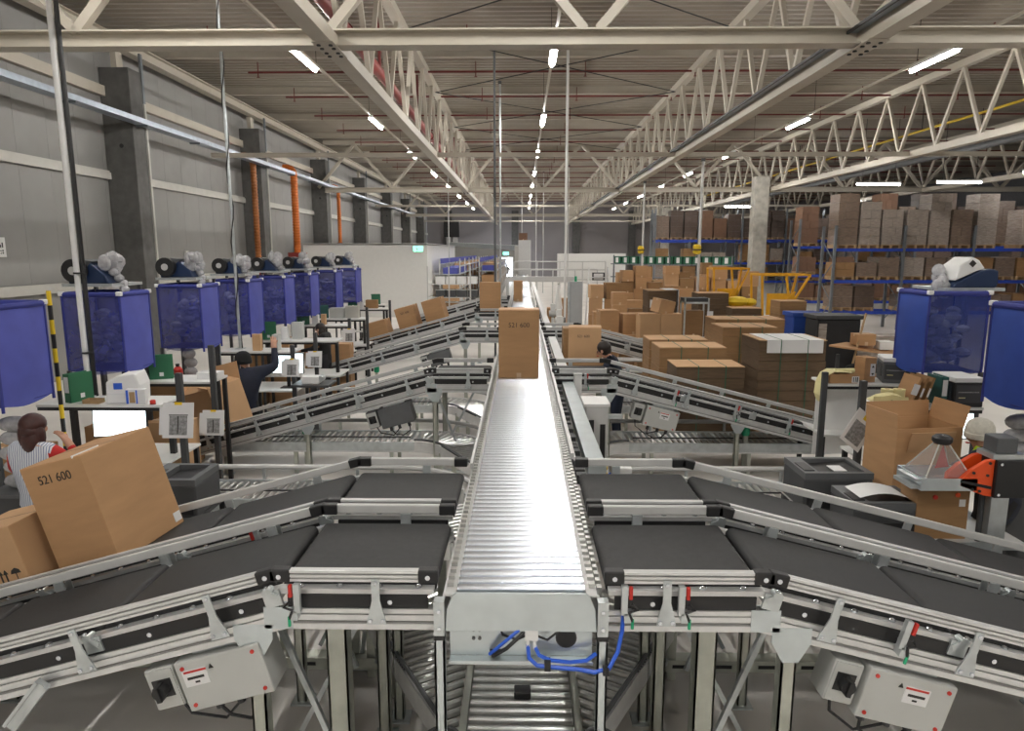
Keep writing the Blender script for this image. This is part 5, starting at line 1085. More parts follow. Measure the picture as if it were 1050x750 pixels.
carton_row(24.8, 0.9, 1.7, 1.3, 'beside the roller line past the cabinet')
o = carton((.42, .4, .34), T(3.45, 16.9, 1.60) @ RY(R(12)) @ RZ(R(20)), 'tilted carton lying on top of a pale carton stack', m='card_light')
carton((.5, .45, .8), T(3.12, 16.85, 0.8) @ RZ(R(4)), 'pale carton strapped in black holding the left of the tilted carton', m='card_light', group='pale cartons under the tilted carton')
carton((.5, .45, .8), T(3.66, 16.85, 0.8) @ RZ(R(-4)), 'pale carton strapped in black right under the tilted carton', m='card_light', group='pale cartons under the tilted carton')
o = empty('low_platform', (3.4, 16.85, 0), label='low wooden platform under the pale carton stack', cat='platform'); part('deck', 'wood', o, MB().box(-0.6, 0.6, -0.3, 0.3, 0.74, 0.8)); part('skirt', 'card_dark', o, MB().box(-0.55, 0.55, -0.25, 0.25, 0, 0.74))
# grey cabinet beside the line
c = empty('control_cabinet', (1.66, 21.2, 0), label='tall grey electrical cabinet right of the roller conveyor', cat='cabinet')
part('body', 'cabinet_grey', c, MB().box(-0.16, 0.22, 0, 0.4, 0.1, 2.18), bevel=0.01); part('plinth', 'dark_grey', c, MB().box(-0.15, 0.21, 0.02, 0.38, 0, 0.1)); part('door', 'cabinet_grey', c, MB().box(-0.13, 0.20, -0.012, 0, 0.16, 2.12), bevel=0.004); part('lamp', 'green_lens', c, MB().cyl((0.02, 0.2, 2.18), (0.02, 0.2, 2.34), 0.04, 8)); part('side_rail', 'galv', c, MB().box(-0.24, -0.18, 0.0, 0.1, 0, 2.18))
# right horizontal low conveyor in the middle distance
h = empty('table_conveyor', (3.6, 16.0, 0), label='level grey conveyor crossing in front of the carton pile', cat='conveyor')
for y in (0, 0.35): part('side_frame', 'galv', h, MB().box(-1.75, 2.2, y, y+0.05, 0.92, 1.04))
part('bed', 'galv_plate', h, MB().box(-1.75, 2.2, 0.05, 0.35, 0.98, 1.0)); part('lower_shelf', 'rail_grey', h, MB().box(-1.7, -0.4, -0.5, 0.0, 0.60, 0.63)); part('lower_shelf', 'rail_grey', h, MB().box(-1.6, -0.2, -1.0, -0.5, 0.42, 0.45))
for x in (-1.6, -0.3, 1.0, 2.0): part('leg', 'galv_leg', h, MB().box(x, x+0.05, 0, 0.05, 0, 0.92)); part('leg', 'galv_leg', h, MB().box(x, x+0.05, 0.33, 0.38, 0, 0.92))
# yellow frames
def yellow_frame(x, y, w, d, zt, label, rz=0):
    e = empty('yellow_lift_frame', (x, y, 0), rz, label, 'lift frame', 'yellow lift frames')
    for (a, b) in (((-w, -d), (w, -d)), ((w, -d), (w, d)), ((w, d), (-w, d)), ((-w, d), (-w, -d))): part('top_rail', 'yellow', e, MB().bar((*a, zt), (*b, zt), 0.06, 0.06))
    for (a, b) in (((-w, -d, zt), (-w*0.8, -d, 0)), ((w, -d, zt), (w*0.15, -d, 1.35)), ((0, -d, zt), (w*0.25, -d, 1.35)), ((-w, d, zt), (-w*0.8, d, 0)), ((w, d, zt), (w*0.3, d, 0))): part('strut', 'yellow', e, MB().bar(a, b, 0.06, 0.06, (0, 1, 0)))
    part('panel', 'yellow', e, MB().box(-w*0.75, w*0.4, -d-0.02, -d+0.02, 1.2, 1.85)); part('strut', 'yellow', e, MB().bar((-w*0.8, -d-0.03, 1.0), (w*0.4, -d-0.03, 1.9), 0.05, 0.05, (0, 1, 0))); part('strut', 'yellow', e, MB().bar((w*0.35, -d, 0), (w*0.35, -d, 1.85), 0.06, 0.06)); part('strut', 'yellow', e, MB().bar((-w*0.8, -d-0.03, 0.5), (w*0.4, -d-0.03, 1.2), 0.05, 0.05, (0, 1, 0))); part('base', 'yellow', e, MB().box(-w*0.9, w*0.6, -d, d, 0, 0.1))
yellow_frame(7.95, 21.3, 0.72, 0.5, 2.40, 'orange-yellow lift frame in front of the concrete column'); yellow_frame(7.15, 24.0, 0.6, 0.4, 2.52, 'smaller orange-yellow lift frame left of the concrete column')
yb = empty('yellow_bags', (6.55, 20.6, 0), label='bright yellow plastic sack heap on a stand between the yellow frames', cat='sack'); part('stand', 'yellow', yb, MB().box(-0.3, 0.3, -0.2, 0.2, 0, 1.5)); part('sack', 'yellow_bright', yb, MB().ball((-0.1, 0, 1.62), (0.38, 0.25, 0.16), 10, 6).ball((0.28, 0, 1.6), (0.22, 0.2, 0.12), 10, 6), True)
# black bin, blue crate, wooden board
b = empty('black_container', (7.35, 16.2, 0), label='large black plastic container right of the carton stacks', cat='container'); part('tub', 'black_matte', b, MB().box(-0.5, 0.5, -0.35, 0.35, 0.12, 1.55), bevel=0.03); part('rim', 'charcoal', b, MB().box(-0.54, 0.54, -0.39, 0.39, 1.55, 1.64), bevel=0.01); part('window', 'wrap_pale', b, MB().box(-0.46, -0.28, -0.36, -0.345, 0.7, 1.45)); 
for x in (-0.4, 0.4): part('skid', 'black', b, MB().box(x-0.08, x+0.08, -0.3, 0.3, 0, 0.12))
b = empty('blue_container', (7.05, 17.3, 0), label='blue plastic container beside the black container', cat='container'); part('tub', 'crate_blue', b, MB().box(-0.3, 0.4, -0.3, 0.3, 0.1, 1.5), bevel=0.02); part('rim', 'crate_blue', b, MB().box(-0.34, 0.44, -0.34, 0.34, 1.5, 1.6)); part('foot', 'crate_blue', b, MB().box(-0.28, 0.38, -0.28, 0.28, 0, 0.1))
w = empty('board_table', (6.75, 13.4, 0), label='orange-brown board table behind the grey label printer', cat='table'); part('board', 'card', w, MB().add([(-0.75, -0.1, 1.30), (0.62, -0.35, 1.12), (0.75, 0.3, 1.16), (-0.2, 0.35, 1.30), (-0.75, -0.1, 1.27), (0.62, -0.35, 1.09), (0.75, 0.3, 1.13), (-0.2, 0.35, 1.27)], [(0,1,2,3),(7,6,5,4),(0,4,5,1),(1,5,6,2),(2,6,7,3),(3,7,4,0)])); part('prop', 'wood', w, MB().bar((-0.35, -0.2, 0.7), (0.02, 0.1, 1.9), 0.03, 0.03))
for x in (-0.5, 0.55): part('leg', 'charcoal', w, MB().box(x-0.03, x+0.03, 0, 0.06, 0, 1.1))
carton((.6, .5, .75), T(6.6, 13.2, 0), 'brown carton heaped with black cloth under the board table', m='card_dark'); carton((.36, .3, .22), T(6.75, 13.5, 1.28), 'small tan carton standing on the board table', m='card'); carton((.3, .25, .16), T(7.15, 13.45, 1.20), 'small white carton standing on the board table', m='white', tape=False)
k_ = empty('black_cloth', (6.55, 13.15, 0.76), label='black cloth heap on the carton under the board table', cat='cloth'); part('heap', 'cloth_black', k_, MB().ball((0, 0, 0.08), (0.28, 0.2, 0.12), 10, 6), True); part('fold', 'cloth_dark', k_, MB().ball((0.15, -0.05, 0.1), (0.16, 0.14, 0.1), 8, 5), True)
c2 = carton((1.1, .6, .55), T(8.3, 15.4, 0.7), 'film-wrapped grey carton load beyond the board table', m='wrap_pale', tape=False)
s2 = empty('steel_stand', (8.3, 15.4, 0), label='dark stand under the film-wrapped carton load', cat='stand'); part('top', 'rack_steel', s2, MB().box(-0.6, 0.6, -0.35, 0.35, 0.64, 0.7)); part('skirt', 'black_matte', s2, MB().box(-0.5, 0.5, -0.3, 0.3, 0, 0.64))
pallet(6.9, 9.3, 'empty wooden pallet on the floor below the right blue bags', 1.2, 0.8)

# ================================================================== PALLET RACKS
def rack(x0, y, bays, bw, levels, height, depth, label):
    e = empty('pallet_rack', (x0, y, 0), label=label, cat='rack', group='pallet racks')
    hole = MB()
    up = MB().box(-0.05, 0.05, -0.04, 0.04, 0, height).mesh('upright', 'rack_steel')
    for i in range(bays+1):
        for yy in (0, depth): link('upright', up, e, (i*bw, yy, 0))
        z = 0.3; f = 0
        while z < height-0.9:
            part('brace', 'rack_steel', e, MB().bar((i*bw, 0 if f % 2 else depth, z), (i*bw, depth if f % 2 else 0, z+0.8), 0.03, 0.03, (1, 0, 0))); z += 0.8; f += 1
    bmm = MB().box(0.05, bw-0.05, -0.03, 0.03, -0.12, 0).mesh('beam', 'rack_blue')
    for lv in levels:
        for i in range(bays):
            for yy in (0, depth): link('beam', bmm, e, (i*bw, yy, lv))
    return e
LM_ = {}
def load_mesh(kind, w, d, h, seed):
    key = (kind, seed)
    if key in LM_: return LM_[key]
    r = random.Random(seed*7+len(kind)); mb = MB(); n = max(2, int(h/0.3)); hh = h/n
    for i in range(n):
        m = r.choice((2, 2, 3)); ww = w/m
        for j in range(m):
            a = r.uniform(-.012, .012); mb.box(-w/2+j*ww+0.004, -w/2+(j+1)*ww-0.004, -d/2+a, d/2+a, i*hh+0.003, (i+1)*hh-0.003)
    LM_[key] = mb.mesh('cartons', kind); return LM_[key]
PB = MB().box(-.55, .55, -.4, .4, .11, .14).box(-.55, -.42, -.4, .4, 0, .11).box(-.07, .07, -.4, .4, 0, .11).box(.42, .55, -.4, .4, 0, .11).mesh('boards', 'wood')
def fill(x0, y, bays, bw, lv, nper, hmin, hmax, words, kinds, skip=0.1, d=0.9, seed=1):
    r = random.Random(seed); k = 0; tot = bays*nper
    for i in range(bays):
        for j in range(nper):
            k += 1
            if r.random() < skip: continue
            w = bw/nper-0.10; x = x0+i*bw+0.05+(j+0.5)*(bw-0.1)/nper; h = r.choice((hmin, (hmin+hmax)/2, hmax))
            e = empty('pallet_load', (x, y+d/2+0.05, lv+0.002), 0, '%s pallet load, %s on %s' % ({'wrap': 'brown film-wrapped', 'wrap_pale': 'pale film-wrapped', 'wrap_dark': 'dark carton', 'card_dark': 'bare carton', 'card_red': 'reddish carton'}[(kk := r.choice(kinds))], ORD[(k-1) % 30], words), 'pallet load', 'pallet loads on the racks')
            b = link('pallet_base', PB, e); b.scale = (w/1.1, d/0.85, 1)
            o = link('cartons', load_mesh(kk, 1.0, 0.8, h, r.choice((1, 2, 3))+int(h*20)), e, (0, 0, 0.145)); o.scale = (w/1.02, d/0.85, 1)
rack(12.3, 27.4, 4, 2.7, (0.75, 1.98, 3.22), 4.1, 1.1, 'near pallet rack behind the right blue bags')
fill(12.3, 27.4, 4, 2.7, 3.22, 3, 1.35, 1.95, 'the top level of the near rack', ('wrap', 'wrap_pale', 'wrap_pale'), 0.04, seed=3)
fill(12.3, 27.4, 4, 2.7, 1.98, 3, 0.55, 0.9, 'the middle level of the near rack', ('wrap', 'wrap_pale', 'card_dark'), 0.1, seed=4)
fill(12.3, 27.4, 4, 2.7, 0.75, 3, 0.5, 0.85, 'the low level of the near rack', ('card_dark', 'wrap', 'wrap_dark'), 0.1, seed=5)
rack(13.2, 33.2, 6, 2.75, (0.75, 2.0, 3.35), 4.6, 1.1, 'second pallet rack behind the near one')
fill(13.2, 33.2, 6, 2.75, 3.35, 3, 1.7, 2.3, 'the top level of the second rack', ('wrap', 'wrap', 'wrap_dark', 'card_red'), 0.06, seed=6)
fill(13.2, 33.2, 6, 2.75, 2.0, 3, 0.7, 1.0, 'the middle level of the second rack', ('wrap', 'card_red', 'wrap_pale'), 0.08, seed=7)
fill(13.2, 33.2, 6, 2.75, 0.75, 3, 0.6, 0.9, 'the low level of the second rack', ('card_red', 'wrap', 'wrap_dark'), 0.08, seed=8)
rack(8.6, 45.0, 7, 2.8, (1.2, 2.4, 3.85), 5.8, 1.1, 'far pallet rack with bright blue beams left of the concrete column')
fill(8.6, 45.0, 7, 2.8, 3.85, 3, 1.2, 1.7, 'the top level of the far rack', ('wrap_dark', 'wrap', 'card_red'), 0.15, seed=9)
fill(8.6, 45.0, 7, 2.8, 2.4, 3, 0.5, 1.0, 'the middle level of the far rack', ('wrap_dark', 'card_dark', 'wrap_pale'), 0.15, seed=10)
fill(8.6, 45.0, 7, 2.8, 1.2, 3, 0.5, 0.8, 'the low level of the far rack', ('wrap_dark', 'card_dark', 'wrap_pale'), 0.15, seed=12)
rack(10.2, 54.0, 6, 2.8, (2.4, 3.9), 6.0, 1.1, 'hindmost pallet rack in front of the far wall')
fill(10.2, 54.0, 6, 2.8, 3.9, 3, 1.2, 1.8, 'the top level of the hindmost rack', ('wrap_dark', 'wrap'), 0.12, seed=13)
rack(24.5, 27.4, 3, 2.7, (0.75, 1.98, 3.22), 4.1, 1.1, 'pallet rack at the far right beyond the near one')
fill(24.5, 27.4, 3, 2.7, 3.22, 3, 1.35, 1.95, 'the top level of the far right rack', ('wrap', 'wrap_pale'), 0.05, seed=14)
fill(24.5, 27.4, 3, 2.7, 1.98, 3, 0.6, 0.9, 'the middle level of the far right rack', ('wrap', 'wrap_pale'), 0.05, seed=15)
# green crates with white labels on a low shelf
sh = empty('crate_shelf', (5.6, 41.0, 0), R(-38), 'long shelf of green crates in front of the far rack', 'shelf')
part('shelf_board', 'rack_steel', sh, MB().box(-0.2, 7.2, -0.3, 0.3, 2.35, 2.40)); part('shelf_board', 'rack_steel', sh, MB().box(-0.2, 7.2, -0.3, 0.3, 1.6, 1.65))
for i in range(5): part('upright', 'rack_steel', sh, MB().box(i*1.78-0.03, i*1.78+0.03, -0.3, -0.24, 0, 2.9))
cm = MB().box(-.23, .23, -.25, .25, 0, .42).box(-.26, .26, -.28, .28, .38, .42).mesh('tub', 'crate_green'); cl = MB().box(-.09, .09, -.262, -.25, .06, .36).mesh('white_label', 'paper')
Msh = T(5.6, 41.0, 0) @ RZ(R(-38))
for i in range(13):
    p = Msh @ Vector((0.2+i*0.55, 0, 2.402)); e = empty('green_crate', p, R(-38), 'green crate with white label on the long shelf, %s from its far left end' % ORD[i], 'crate', 'green crates on the long shelf'); link('tub', cm, e); link('white_label', cl, e)
carton_row(36.5, 6.3, 8.6, 2.2, 'below the green crate shelf')

# ================================================================== FAR LEFT SHELVING AND FAR END
for k, (x, y0, lab) in enumerate(((-3.55, 34.0, 'long shelving of returned goods running away right of the white room'), (-1.95, 40.0, 'second long goods shelving beside the main conveyor'))):
    e = empty('goods_shelving', (x, y0, 0), label=lab, cat='shelving', group='goods shelving'); L_ = 27
    for z in (0.5, 1.25, 2.0): part('shelf_board', 'galv', e, MB().box(-0.5, 0.5, 0, L_, z-0.04, z))
    for y in range(0, L_+1, 3):
        for xx in (-0.5, 0.5): part('upright', 'rail_grey', e, MB().box(xx-0.03, xx+0.03, y-0.03, y+0.03, 0, 2.75))
    part('top_rail', 'rail_grey', e, MB().box(0.47, 0.53, 0, L_, 2.35, 2.42)); part('top_rail', 'bag_panel', e, MB().box(-0.5, -0.44, 0, L_, 2.5, 2.75))
    r = random.Random(k+3); n = 0
    bx = MB().box(-.38, .38, -.5, .5, 0, .5).mesh('shelf_bin', 'card'); bx2 = MB().box(-.38, .38, -.5, .5, 0, .42).mesh('shelf_bin', 'card_light'); bx3 = MB().box(-.36, .36, -.5, .5, 0, .3).mesh('shelf_bin', 'bag_panel'); bx4 = MB().box(-.36, .36, -.5, .5, 0, .45).mesh('shelf_bin', 'white')
    for zi, z in enumerate((0.5, 1.25, 2.0)):
        for j in range(22):
            me = r.choice((bx, bx2, bx, bx2, bx4) if zi < 2 else (bx3, bx3, bx2))
            o = link('goods_bin', me, None, (x, y0+0.6+j*1.2, z)); tag(o, 'goods bin, %s along the %s shelf of the %s shelving' % (ORD[j], ('low', 'middle', 'top')[zi], ('left', 'right')[k]), 'bin', 'bins on the goods shelving')
# picking shelf with white bins in front (440-480 px)
e = empty('picking_shelf', (-2.75, 29.0, 0), label='small picking shelf with white bins before the goods shelving', cat='shelf')
for z in (0.6, 1.2, 1.75): part('board', 'rail_grey', e, MB().box(-1.2, 0.6, -0.25, 0.25, z-0.03, z))
for x in (-1.2, -0.3, 0.6): part('upright', 'rail_grey', e, MB().box(x-0.025, x+0.025, -0.25, -0.2, 0, 2.5))
for i in range(4):
    x = -3.42+0.45*i
    for z, h, mm, nm in ((1.75, .36, 'white', 'white'), (1.2, .32, 'charcoal', 'dark'), (0.6, .4, 'card_dark', 'brown')):
        b = empty('shelf_box', (x+0.0, 29.0, z), label='%s box on the small picking shelf, %s from the left' % (nm, ORD[i]), cat='box', group='boxes on the picking shelf'); part('tub', mm, b, MB().box(-.2, .2, -.22, .22, 0, h), bevel=.01); part('lid_edge', 'charcoal' if nm == 'white' else 'rail_grey', b, MB().box(-.21, .21, -.23, .23, h-.03, h))
# lifter at the far end
v = empty('vertical_lifter', (0.1, 50.0, 0), label='pale vertical lifter at the far end of the main conveyor', cat='lifter')
part('tower', 'rail_grey', v, MB().box(-0.35, 0.55, 0, 0.9, 0, 3.9), bevel=0.02); part('side_panel', 'wall_trim', v, MB().box(-0.62, -0.35, 0.1, 0.8, 0.2, 3.5)); part('ramp', 'galv', v, MB().bar((-0.3, 0.4, 3.35), (-6.5, 12, 3.75), 0.5, 0.35))
carton((.6, .5, .5), T(0.1, 50.4, 3.91), 'brown carton on top of the far vertical lifter', m='card_red')
s_ = empty('speaker_box', (-7.4, 73.5, 4.6), label='black loudspeaker cabinet on the far left wall', cat='speaker'); part('cabinet', 'black', s_, MB().box(-0.8, 0.8, -0.3, 0.3, 0, 1.6)); part('bracket', 'rail_grey', s_, MB().box(-0.6, -0.1, -0.1, 0.1, -1.2, 0).box(0.1, 0.6, -0.1, 0.1, -1.2, 0)); part('pole', 'rail_grey', s_, MB().box(-0.15, 0.15, -0.15, 0.15, -4.6, -1.2))
# guard rails bridging the line
for k, (y, z, x0, x1) in enumerate(((31.0, 2.3, -0.6, 3.4), (38.0, 2.55, -0.4, 4.6))):
    g = empty('guard_railing', (0, y, 0), label=('white railing bridging the main conveyor beyond the cabinet', 'second white railing farther down the main conveyor')[k], cat='railing')
    for zz in (z, z-0.45): part('rail', 'rail_grey', g, MB().cyl((x0, 0, zz), (x1, 0, zz), 0.03, 8), True)
    x = x0
    while x <= x1+0.01: part('post', 'rail_grey', g, MB().cyl((x, 0, 0), (x, 0, z), 0.03, 8), True); x += (x1-x0)/4
pl_ = empty('line_bridge', (0, 26.3, 0), label='pale cross beam of the portal over the main conveyor', cat='portal'); part('beam', 'rail_grey', pl_, MB().box(-0.6, 2.1, 0, 0.25, 1.95, 2.15)); part('leg', 'rail_grey', pl_, MB().box(-0.6, -0.5, 0, 0.2, 0, 1.95)); part('leg', 'rail_grey', pl_, MB().box(1.95, 2.05, 0, 0.2, 0, 1.95))
# step ladder
l = empty('step_ladder', (2.95, 26.2, 0), label='aluminium platform ladder standing above the carton pile', cat='ladder')
for x in (-0.42, 0.42): part('rail', 'alu', l, MB().bar((x*1.15, -0.5, 0), (x*0.85, 0.4, 2.5), 0.05, 0.08)); part('rear_leg', 'alu', l, MB().bar((x, 1.0, 0), (x*0.85, 0.45, 2.3), 0.05, 0.05))
for i in range(7): part('tread', 'alu', l, MB().box(-0.42, 0.42, -0.44+i*0.11, -0.28+i*0.11, 0.3+i*0.3, 0.33+i*0.3))
part('screen_frame', 'charcoal', l, MB().box(-0.24, 0.24, 0.3, 0.36, 2.0, 2.3)); part('screen_sheet', 'paper', l, MB().box(-0.18, 0.18, 0.29, 0.3, 2.04, 2.26))
# line-side clutter right of the rollers: small motors on posts
for k, (x, y) in enumerate(((1.05, 15.9), (1.0, 18.0), (1.1, 20.0), (1.02, 22.3))):
    e = empty('line_motor', (x, y, 0), label='white line-side motor on a post right of the rollers, %s from the tall pale carton' % ORD[k], cat='motor', group='line-side motors')
    part('post', 'galv_leg', e, MB().box(-0.04, 0.04, 0, 0.08, 0, 1.0)); part('motor_body', 'rail_grey', e, MB().cyl((-0.12, 0, 1.1), (0.14, 0, 1.1), 0.1, 12), True); part('cap', 'black', e, MB().cyl((0.14, 0, 1.1), (0.18, 0, 1.1), 0.09, 12)); part('terminal_box', 'white', e, MB().box(-0.08, 0.08, -0.08, 0.08, 1.18, 1.42), bevel=0.01); part('panel', 'white', e, MB().box(-0.05, 0.05, -0.12, -0.02, 0.6, 0.95))
wb_ = empty('white_sheet_rack', (1.28, 24.0, 0), label='white cloth hanging on a stand left of the grey cabinet', cat='stand'); part('post', 'galv_leg', wb_, MB().box(-0.03, 0.03, 0, 0.06, 0, 2.0)); part('cloth', 'white', wb_, MB().lathe([(0.16, 1.1), (0.12, 1.4), (0.06, 1.8), (0.03, 1.95)], 10), True)

# ================================================================== POLES
def pole(x, y, z0, z1, r, m, label, group='vertical poles'):
    e = empty('ceiling_pole', (x, y, z0), label=label, cat='pole', group=group)
    part('tube', m, e, MB().cyl((0, 0, 0), (0, 0, z1-z0), r, 10), True); part('foot_plate', 'galv', e, MB().box(-0.07, 0.07, -0.07, 0.07, 0, 0.012)); part('top_clamp', 'dark_grey', e, MB().box(-0.06, 0.06, -0.06, 0.06, z1-z0-0.1, z1-z0))
    return e
p = pole(-4.98, 7.64, 1.45, 8.98, 0.032, 'white', 'thick white pole with black tube for its shadow side rising from the nearest left shelf')
part('shadow_side_tube', 'black', p, MB().cyl((0.055, 0.03, 0), (0.055, 0.03, 7.5), 0.026, 8), True); part('cable_tie', 'black', p, MB().cyl((0.02, 0.01, 1.4), (0.02, 0.01, 1.42), 0.062, 10)); part('cable_tie', 'black', p, MB().cyl((0.02, 0.01, 0.5), (0.02, 0.01, 0.52), 0.062, 10))  # black tube beside the pole stands in for its shadow side
p = pole(-4.83, 11.55, 1.45, 8.98, 0.024, 'galv', 'thin twisted steel pole rising through the fourth blue bag')
part('cable', 'dark_cable', p, MB().tube([(0.035*math.cos(i*1.1), 0.035*math.sin(i*1.1), i*0.2) for i in range(37)], 0.010, 5), True)
pole(-0.78, 20.2, 0, 8.98, 0.035, 'dark_grey', 'dark pole left of the rollers behind the upright carton')
pole(-0.78, 25.2, 0, 8.98, 0.035, 'galv', 'slim grey pole just right of the dark pole')
pole(1.30, 20.6, 0, 8.98, 0.04, 'white', 'white pole beside the grey electrical cabinet')
for k, (x, y, zl) in enumerate(((0.0, 60, 2), (0.9, 44, 2.3), (1.6, 52, 2.3), (3.2, 48, 2.3), (-4.0, 38, 2.8))): pole(x, y, 0, 8.9, 0.03, 'rail_grey', 'thin far pole number %s from the left behind the railings' % ('two', 'three', 'four', 'five', 'one')[k])
for x, y, lab in ((6.08, 23.8, 'pale pole with yellow pull switch right of the steel trolley'), (5.45, 31.3, 'pale pole with yellow pull switch farther back over the cartons')):
    p = pole(x, y, 0, ZC+0.02, 0.045, 'rail_grey', lab); part('yellow_switch', 'yellow_bright', p, MB().lathe([(0.09, 3.0), (0.14, 3.05), (0.14, 3.28), (0.09, 3.34)], 10, T(-0.09, -0.05, 0)), True); part('strap', 'black', p, MB().cbox((-0.09, -0.05, 3.16), (0.3, 0.3, 0.04)))
pole(9.2, 46.5, 0, ZC+0.02, 0.09, 'concrete_light', 'pale post in front of the green crates')

# ================================================================== PEOPLE
def person(label, loc, rz, J, cloth, hairm, hat=None, collar=None, legs='jeans', sleeve=None, hair_long=False, height=1.0, bulk=1.0, drop=0.0):
    root = empty('person', loc, rz, label, 'person')
    D = dict(pelvis=(0, 0, .95), waist=(0, .01, 1.10), chest=(0, .0, 1.32), neck=(0, .01, 1.49), skull=(0, .035, 1.60), crown=(0, .02, 1.69),
             sl=(-.18, 0, 1.42), el=(-.24, -.02, 1.14), wl=(-.25, .1, .92), pl=(-.25, .14, .85), sr=(.18, 0, 1.42), er=(.24, -.02, 1.14), wr=(.25, .1, .92), pr=(.25, .14, .85),
             hl=(-.10, 0, .90), kl=(-.11, .02, .50), al=(-.12, -.02, .09), tl=(-.13, .15, .04), hr=(.10, 0, .90), kr=(.11, .02, .50), ar=(.12, -.02, .09), tr=(.13, .15, .04))
    D.update(J)
    if drop:
        for n in list(D):
            if n not in ('al', 'ar', 'tl', 'tr', 'look'): D[n] = (D[n][0], D[n][1]+(0.16 if n in ('kl', 'kr') else 0), D[n][2]-drop*(0.5 if n in ('kl', 'kr') else 1))
    D['nose'] = tuple(Vector(D['skull']) + Vector((D.get('look', (0, 1, 0)))).normalized()*0.105 + Vector((0, 0, -0.01)))
    look = Vector(D.pop('look', (0, 1, 0))).normalized()
    Rr = dict(pelvis=.15, waist=.135, chest=.155, neck=.055, skull=.088, crown=.066, sl=.075, el=.052, wl=.034, pl=.035, sr=.075, er=.052, wr=.034, pr=.035, hl=.105, kl=.065, al=.045, tl=.038, hr=.105, kr=.065, ar=.045, tr=.038, nose=.014)
    for n in ('chest', 'waist', 'pelvis', 'sl', 'sr', 'el', 'er', 'wl', 'wr'): Rr[n] *= bulk
    names = list(D); idx = {n: i for i, n in enumerate(names)}
    vs = [Vector(D[n]) for n in names]; rad = [Rr[n] for n in names]; kind = []
    E = [('pelvis', 'waist', 'c'), ('waist', 'chest', 'c'), ('chest', 'neck', 'n'), ('neck', 'skull', 's'), ('skull', 'crown', 's'), ('skull', 'nose', 's'),
         ('chest', 'sl', 'c'), ('sl', 'el', 'v'), ('el', 'wl', 'v'), ('wl', 'pl', 's'), ('chest', 'sr', 'c'), ('sr', 'er', 'v'), ('er', 'wr', 'v'), ('wr', 'pr', 's'),
         ('pelvis', 'hl', 'l'), ('hl', 'kl', 'l'), ('kl', 'al', 'l'), ('al', 'tl', 'f'), ('pelvis', 'hr', 'l'), ('hr', 'kr', 'l'), ('kr', 'ar', 'l'), ('ar', 'tr', 'f')]
    edges = [(idx[a], idx[b], k) for a, b, k in E]
    for wn, pn, sgn in (('wl', 'pl', -1), ('wr', 'pr', 1)):
        w_, p_ = Vector(D[wn]), Vector(D[pn]); d = (p_-w_).normalized(); up = Vector((0, 0, 1)); sd = d.cross(up)
        if sd.length < 0.2: sd = d.cross(Vector((0, 1, 0)))
        sd.normalize(); nn = sd.cross(d).normalized()
        for k, (off, ln) in enumerate(((-.030, .070), (-.010, .080), (.010, .075), (.030, .058))):
            a = len(vs); b0 = p_+sd*off*1.05+d*0.03; vs += [b0, b0+d*ln*.5-nn*.008, b0+d*ln*.85-nn*.03]; rad += [.0105, .0095, .008]; edges += [(idx[pn], a, 's'), (a, a+1, 's'), (a+1, a+2, 's')]
        a = len(vs); t0 = p_-sd*.036*sgn*-1-d*0.01; vs += [t0, t0+d*.04+sd*.02*sgn, ]; rad += [.012, .010]; edges += [(idx[pn], a, 's'), (a, a+1, 's')]
    me = bpy.data.meshes.new('body'); me.from_pydata(vs, [(a, b) for a, b, _ in edges], [])
    ob = bpy.data.objects.new('body', me); COL.objects.link(ob)
    md = ob.modifiers.new('skin', 'SKIN'); md.use_smooth_shade = True
    sk = me.skin_vertices[0].data
    for i, r in enumerate(rad): sk[i].radius = (r, r); sk[i].use_root = (i == 0)
    for n in ('chest', 'waist', 'pelvis'): sk[idx[n]].radius = (Rr[n]*1.15, Rr[n]*0.82)
    ob.modifiers.new('sub', 'SUBSURF').levels = 1
    ob.modifiers['sub'].render_levels = 1
    dg = bpy.context.evaluated_depsgraph_get(); m2 = bpy.data.meshes.new_from_object(ob.evaluated_get(dg)); bpy.data.objects.remove(ob)
    mats = {'c': cloth, 'v': sleeve or cloth, 's': 'skin', 'l': legs, 'f': 'black', 'n': cloth}; order = list(dict.fromkeys(mats.values()))
    m2.materials.clear()
    for m in order: m2.materials.append(MATS[m])
    for poly in m2.polygons:
        c = poly.center; best = None
        for a, b, k in edges:
            p, q = vs[a], vs[b]; t = max(0, min(1, (c-p).dot(q-p)/max(1e-6, (q-p).length_squared))); rr = rad[a]*(1-t)+rad[b]*t
            dd = (c-(p+(q-p)*t)).length - rr
            if best is None or dd < best[0]: best = (dd, k, t)
        k = best[1]
        if k == 'n' and best[2] > .7: k = 's'
        poly.material_index = order.index(mats[k]); poly.use_smooth = True
    m2.name = 'body'; link('body', m2, root)
    # face, ears, hair
    sc = Vector(D['skull']); side = look.cross(Vector((0, 0, 1))).normalized()
    ey = MB(); 
    for s in (-1, 1): ey.ball(sc+look*.080+side*s*.032+Vector((0, 0, .012)), .011, 8, 5)
    part('eyes', 'ink', root, ey, True); part('mouth', 'red_cloth', root, MB().ball(sc+look*.082+Vector((0, 0, -.055)), (.022, .022, .006), 8, 4), True)
    er = MB()
    for s in (-1, 1): er.ball(sc+side*s*.088+Vector((0, 0, -.005)), (.014, .02, .03), 8, 5)
    part('ears', 'skin', root, er, True)
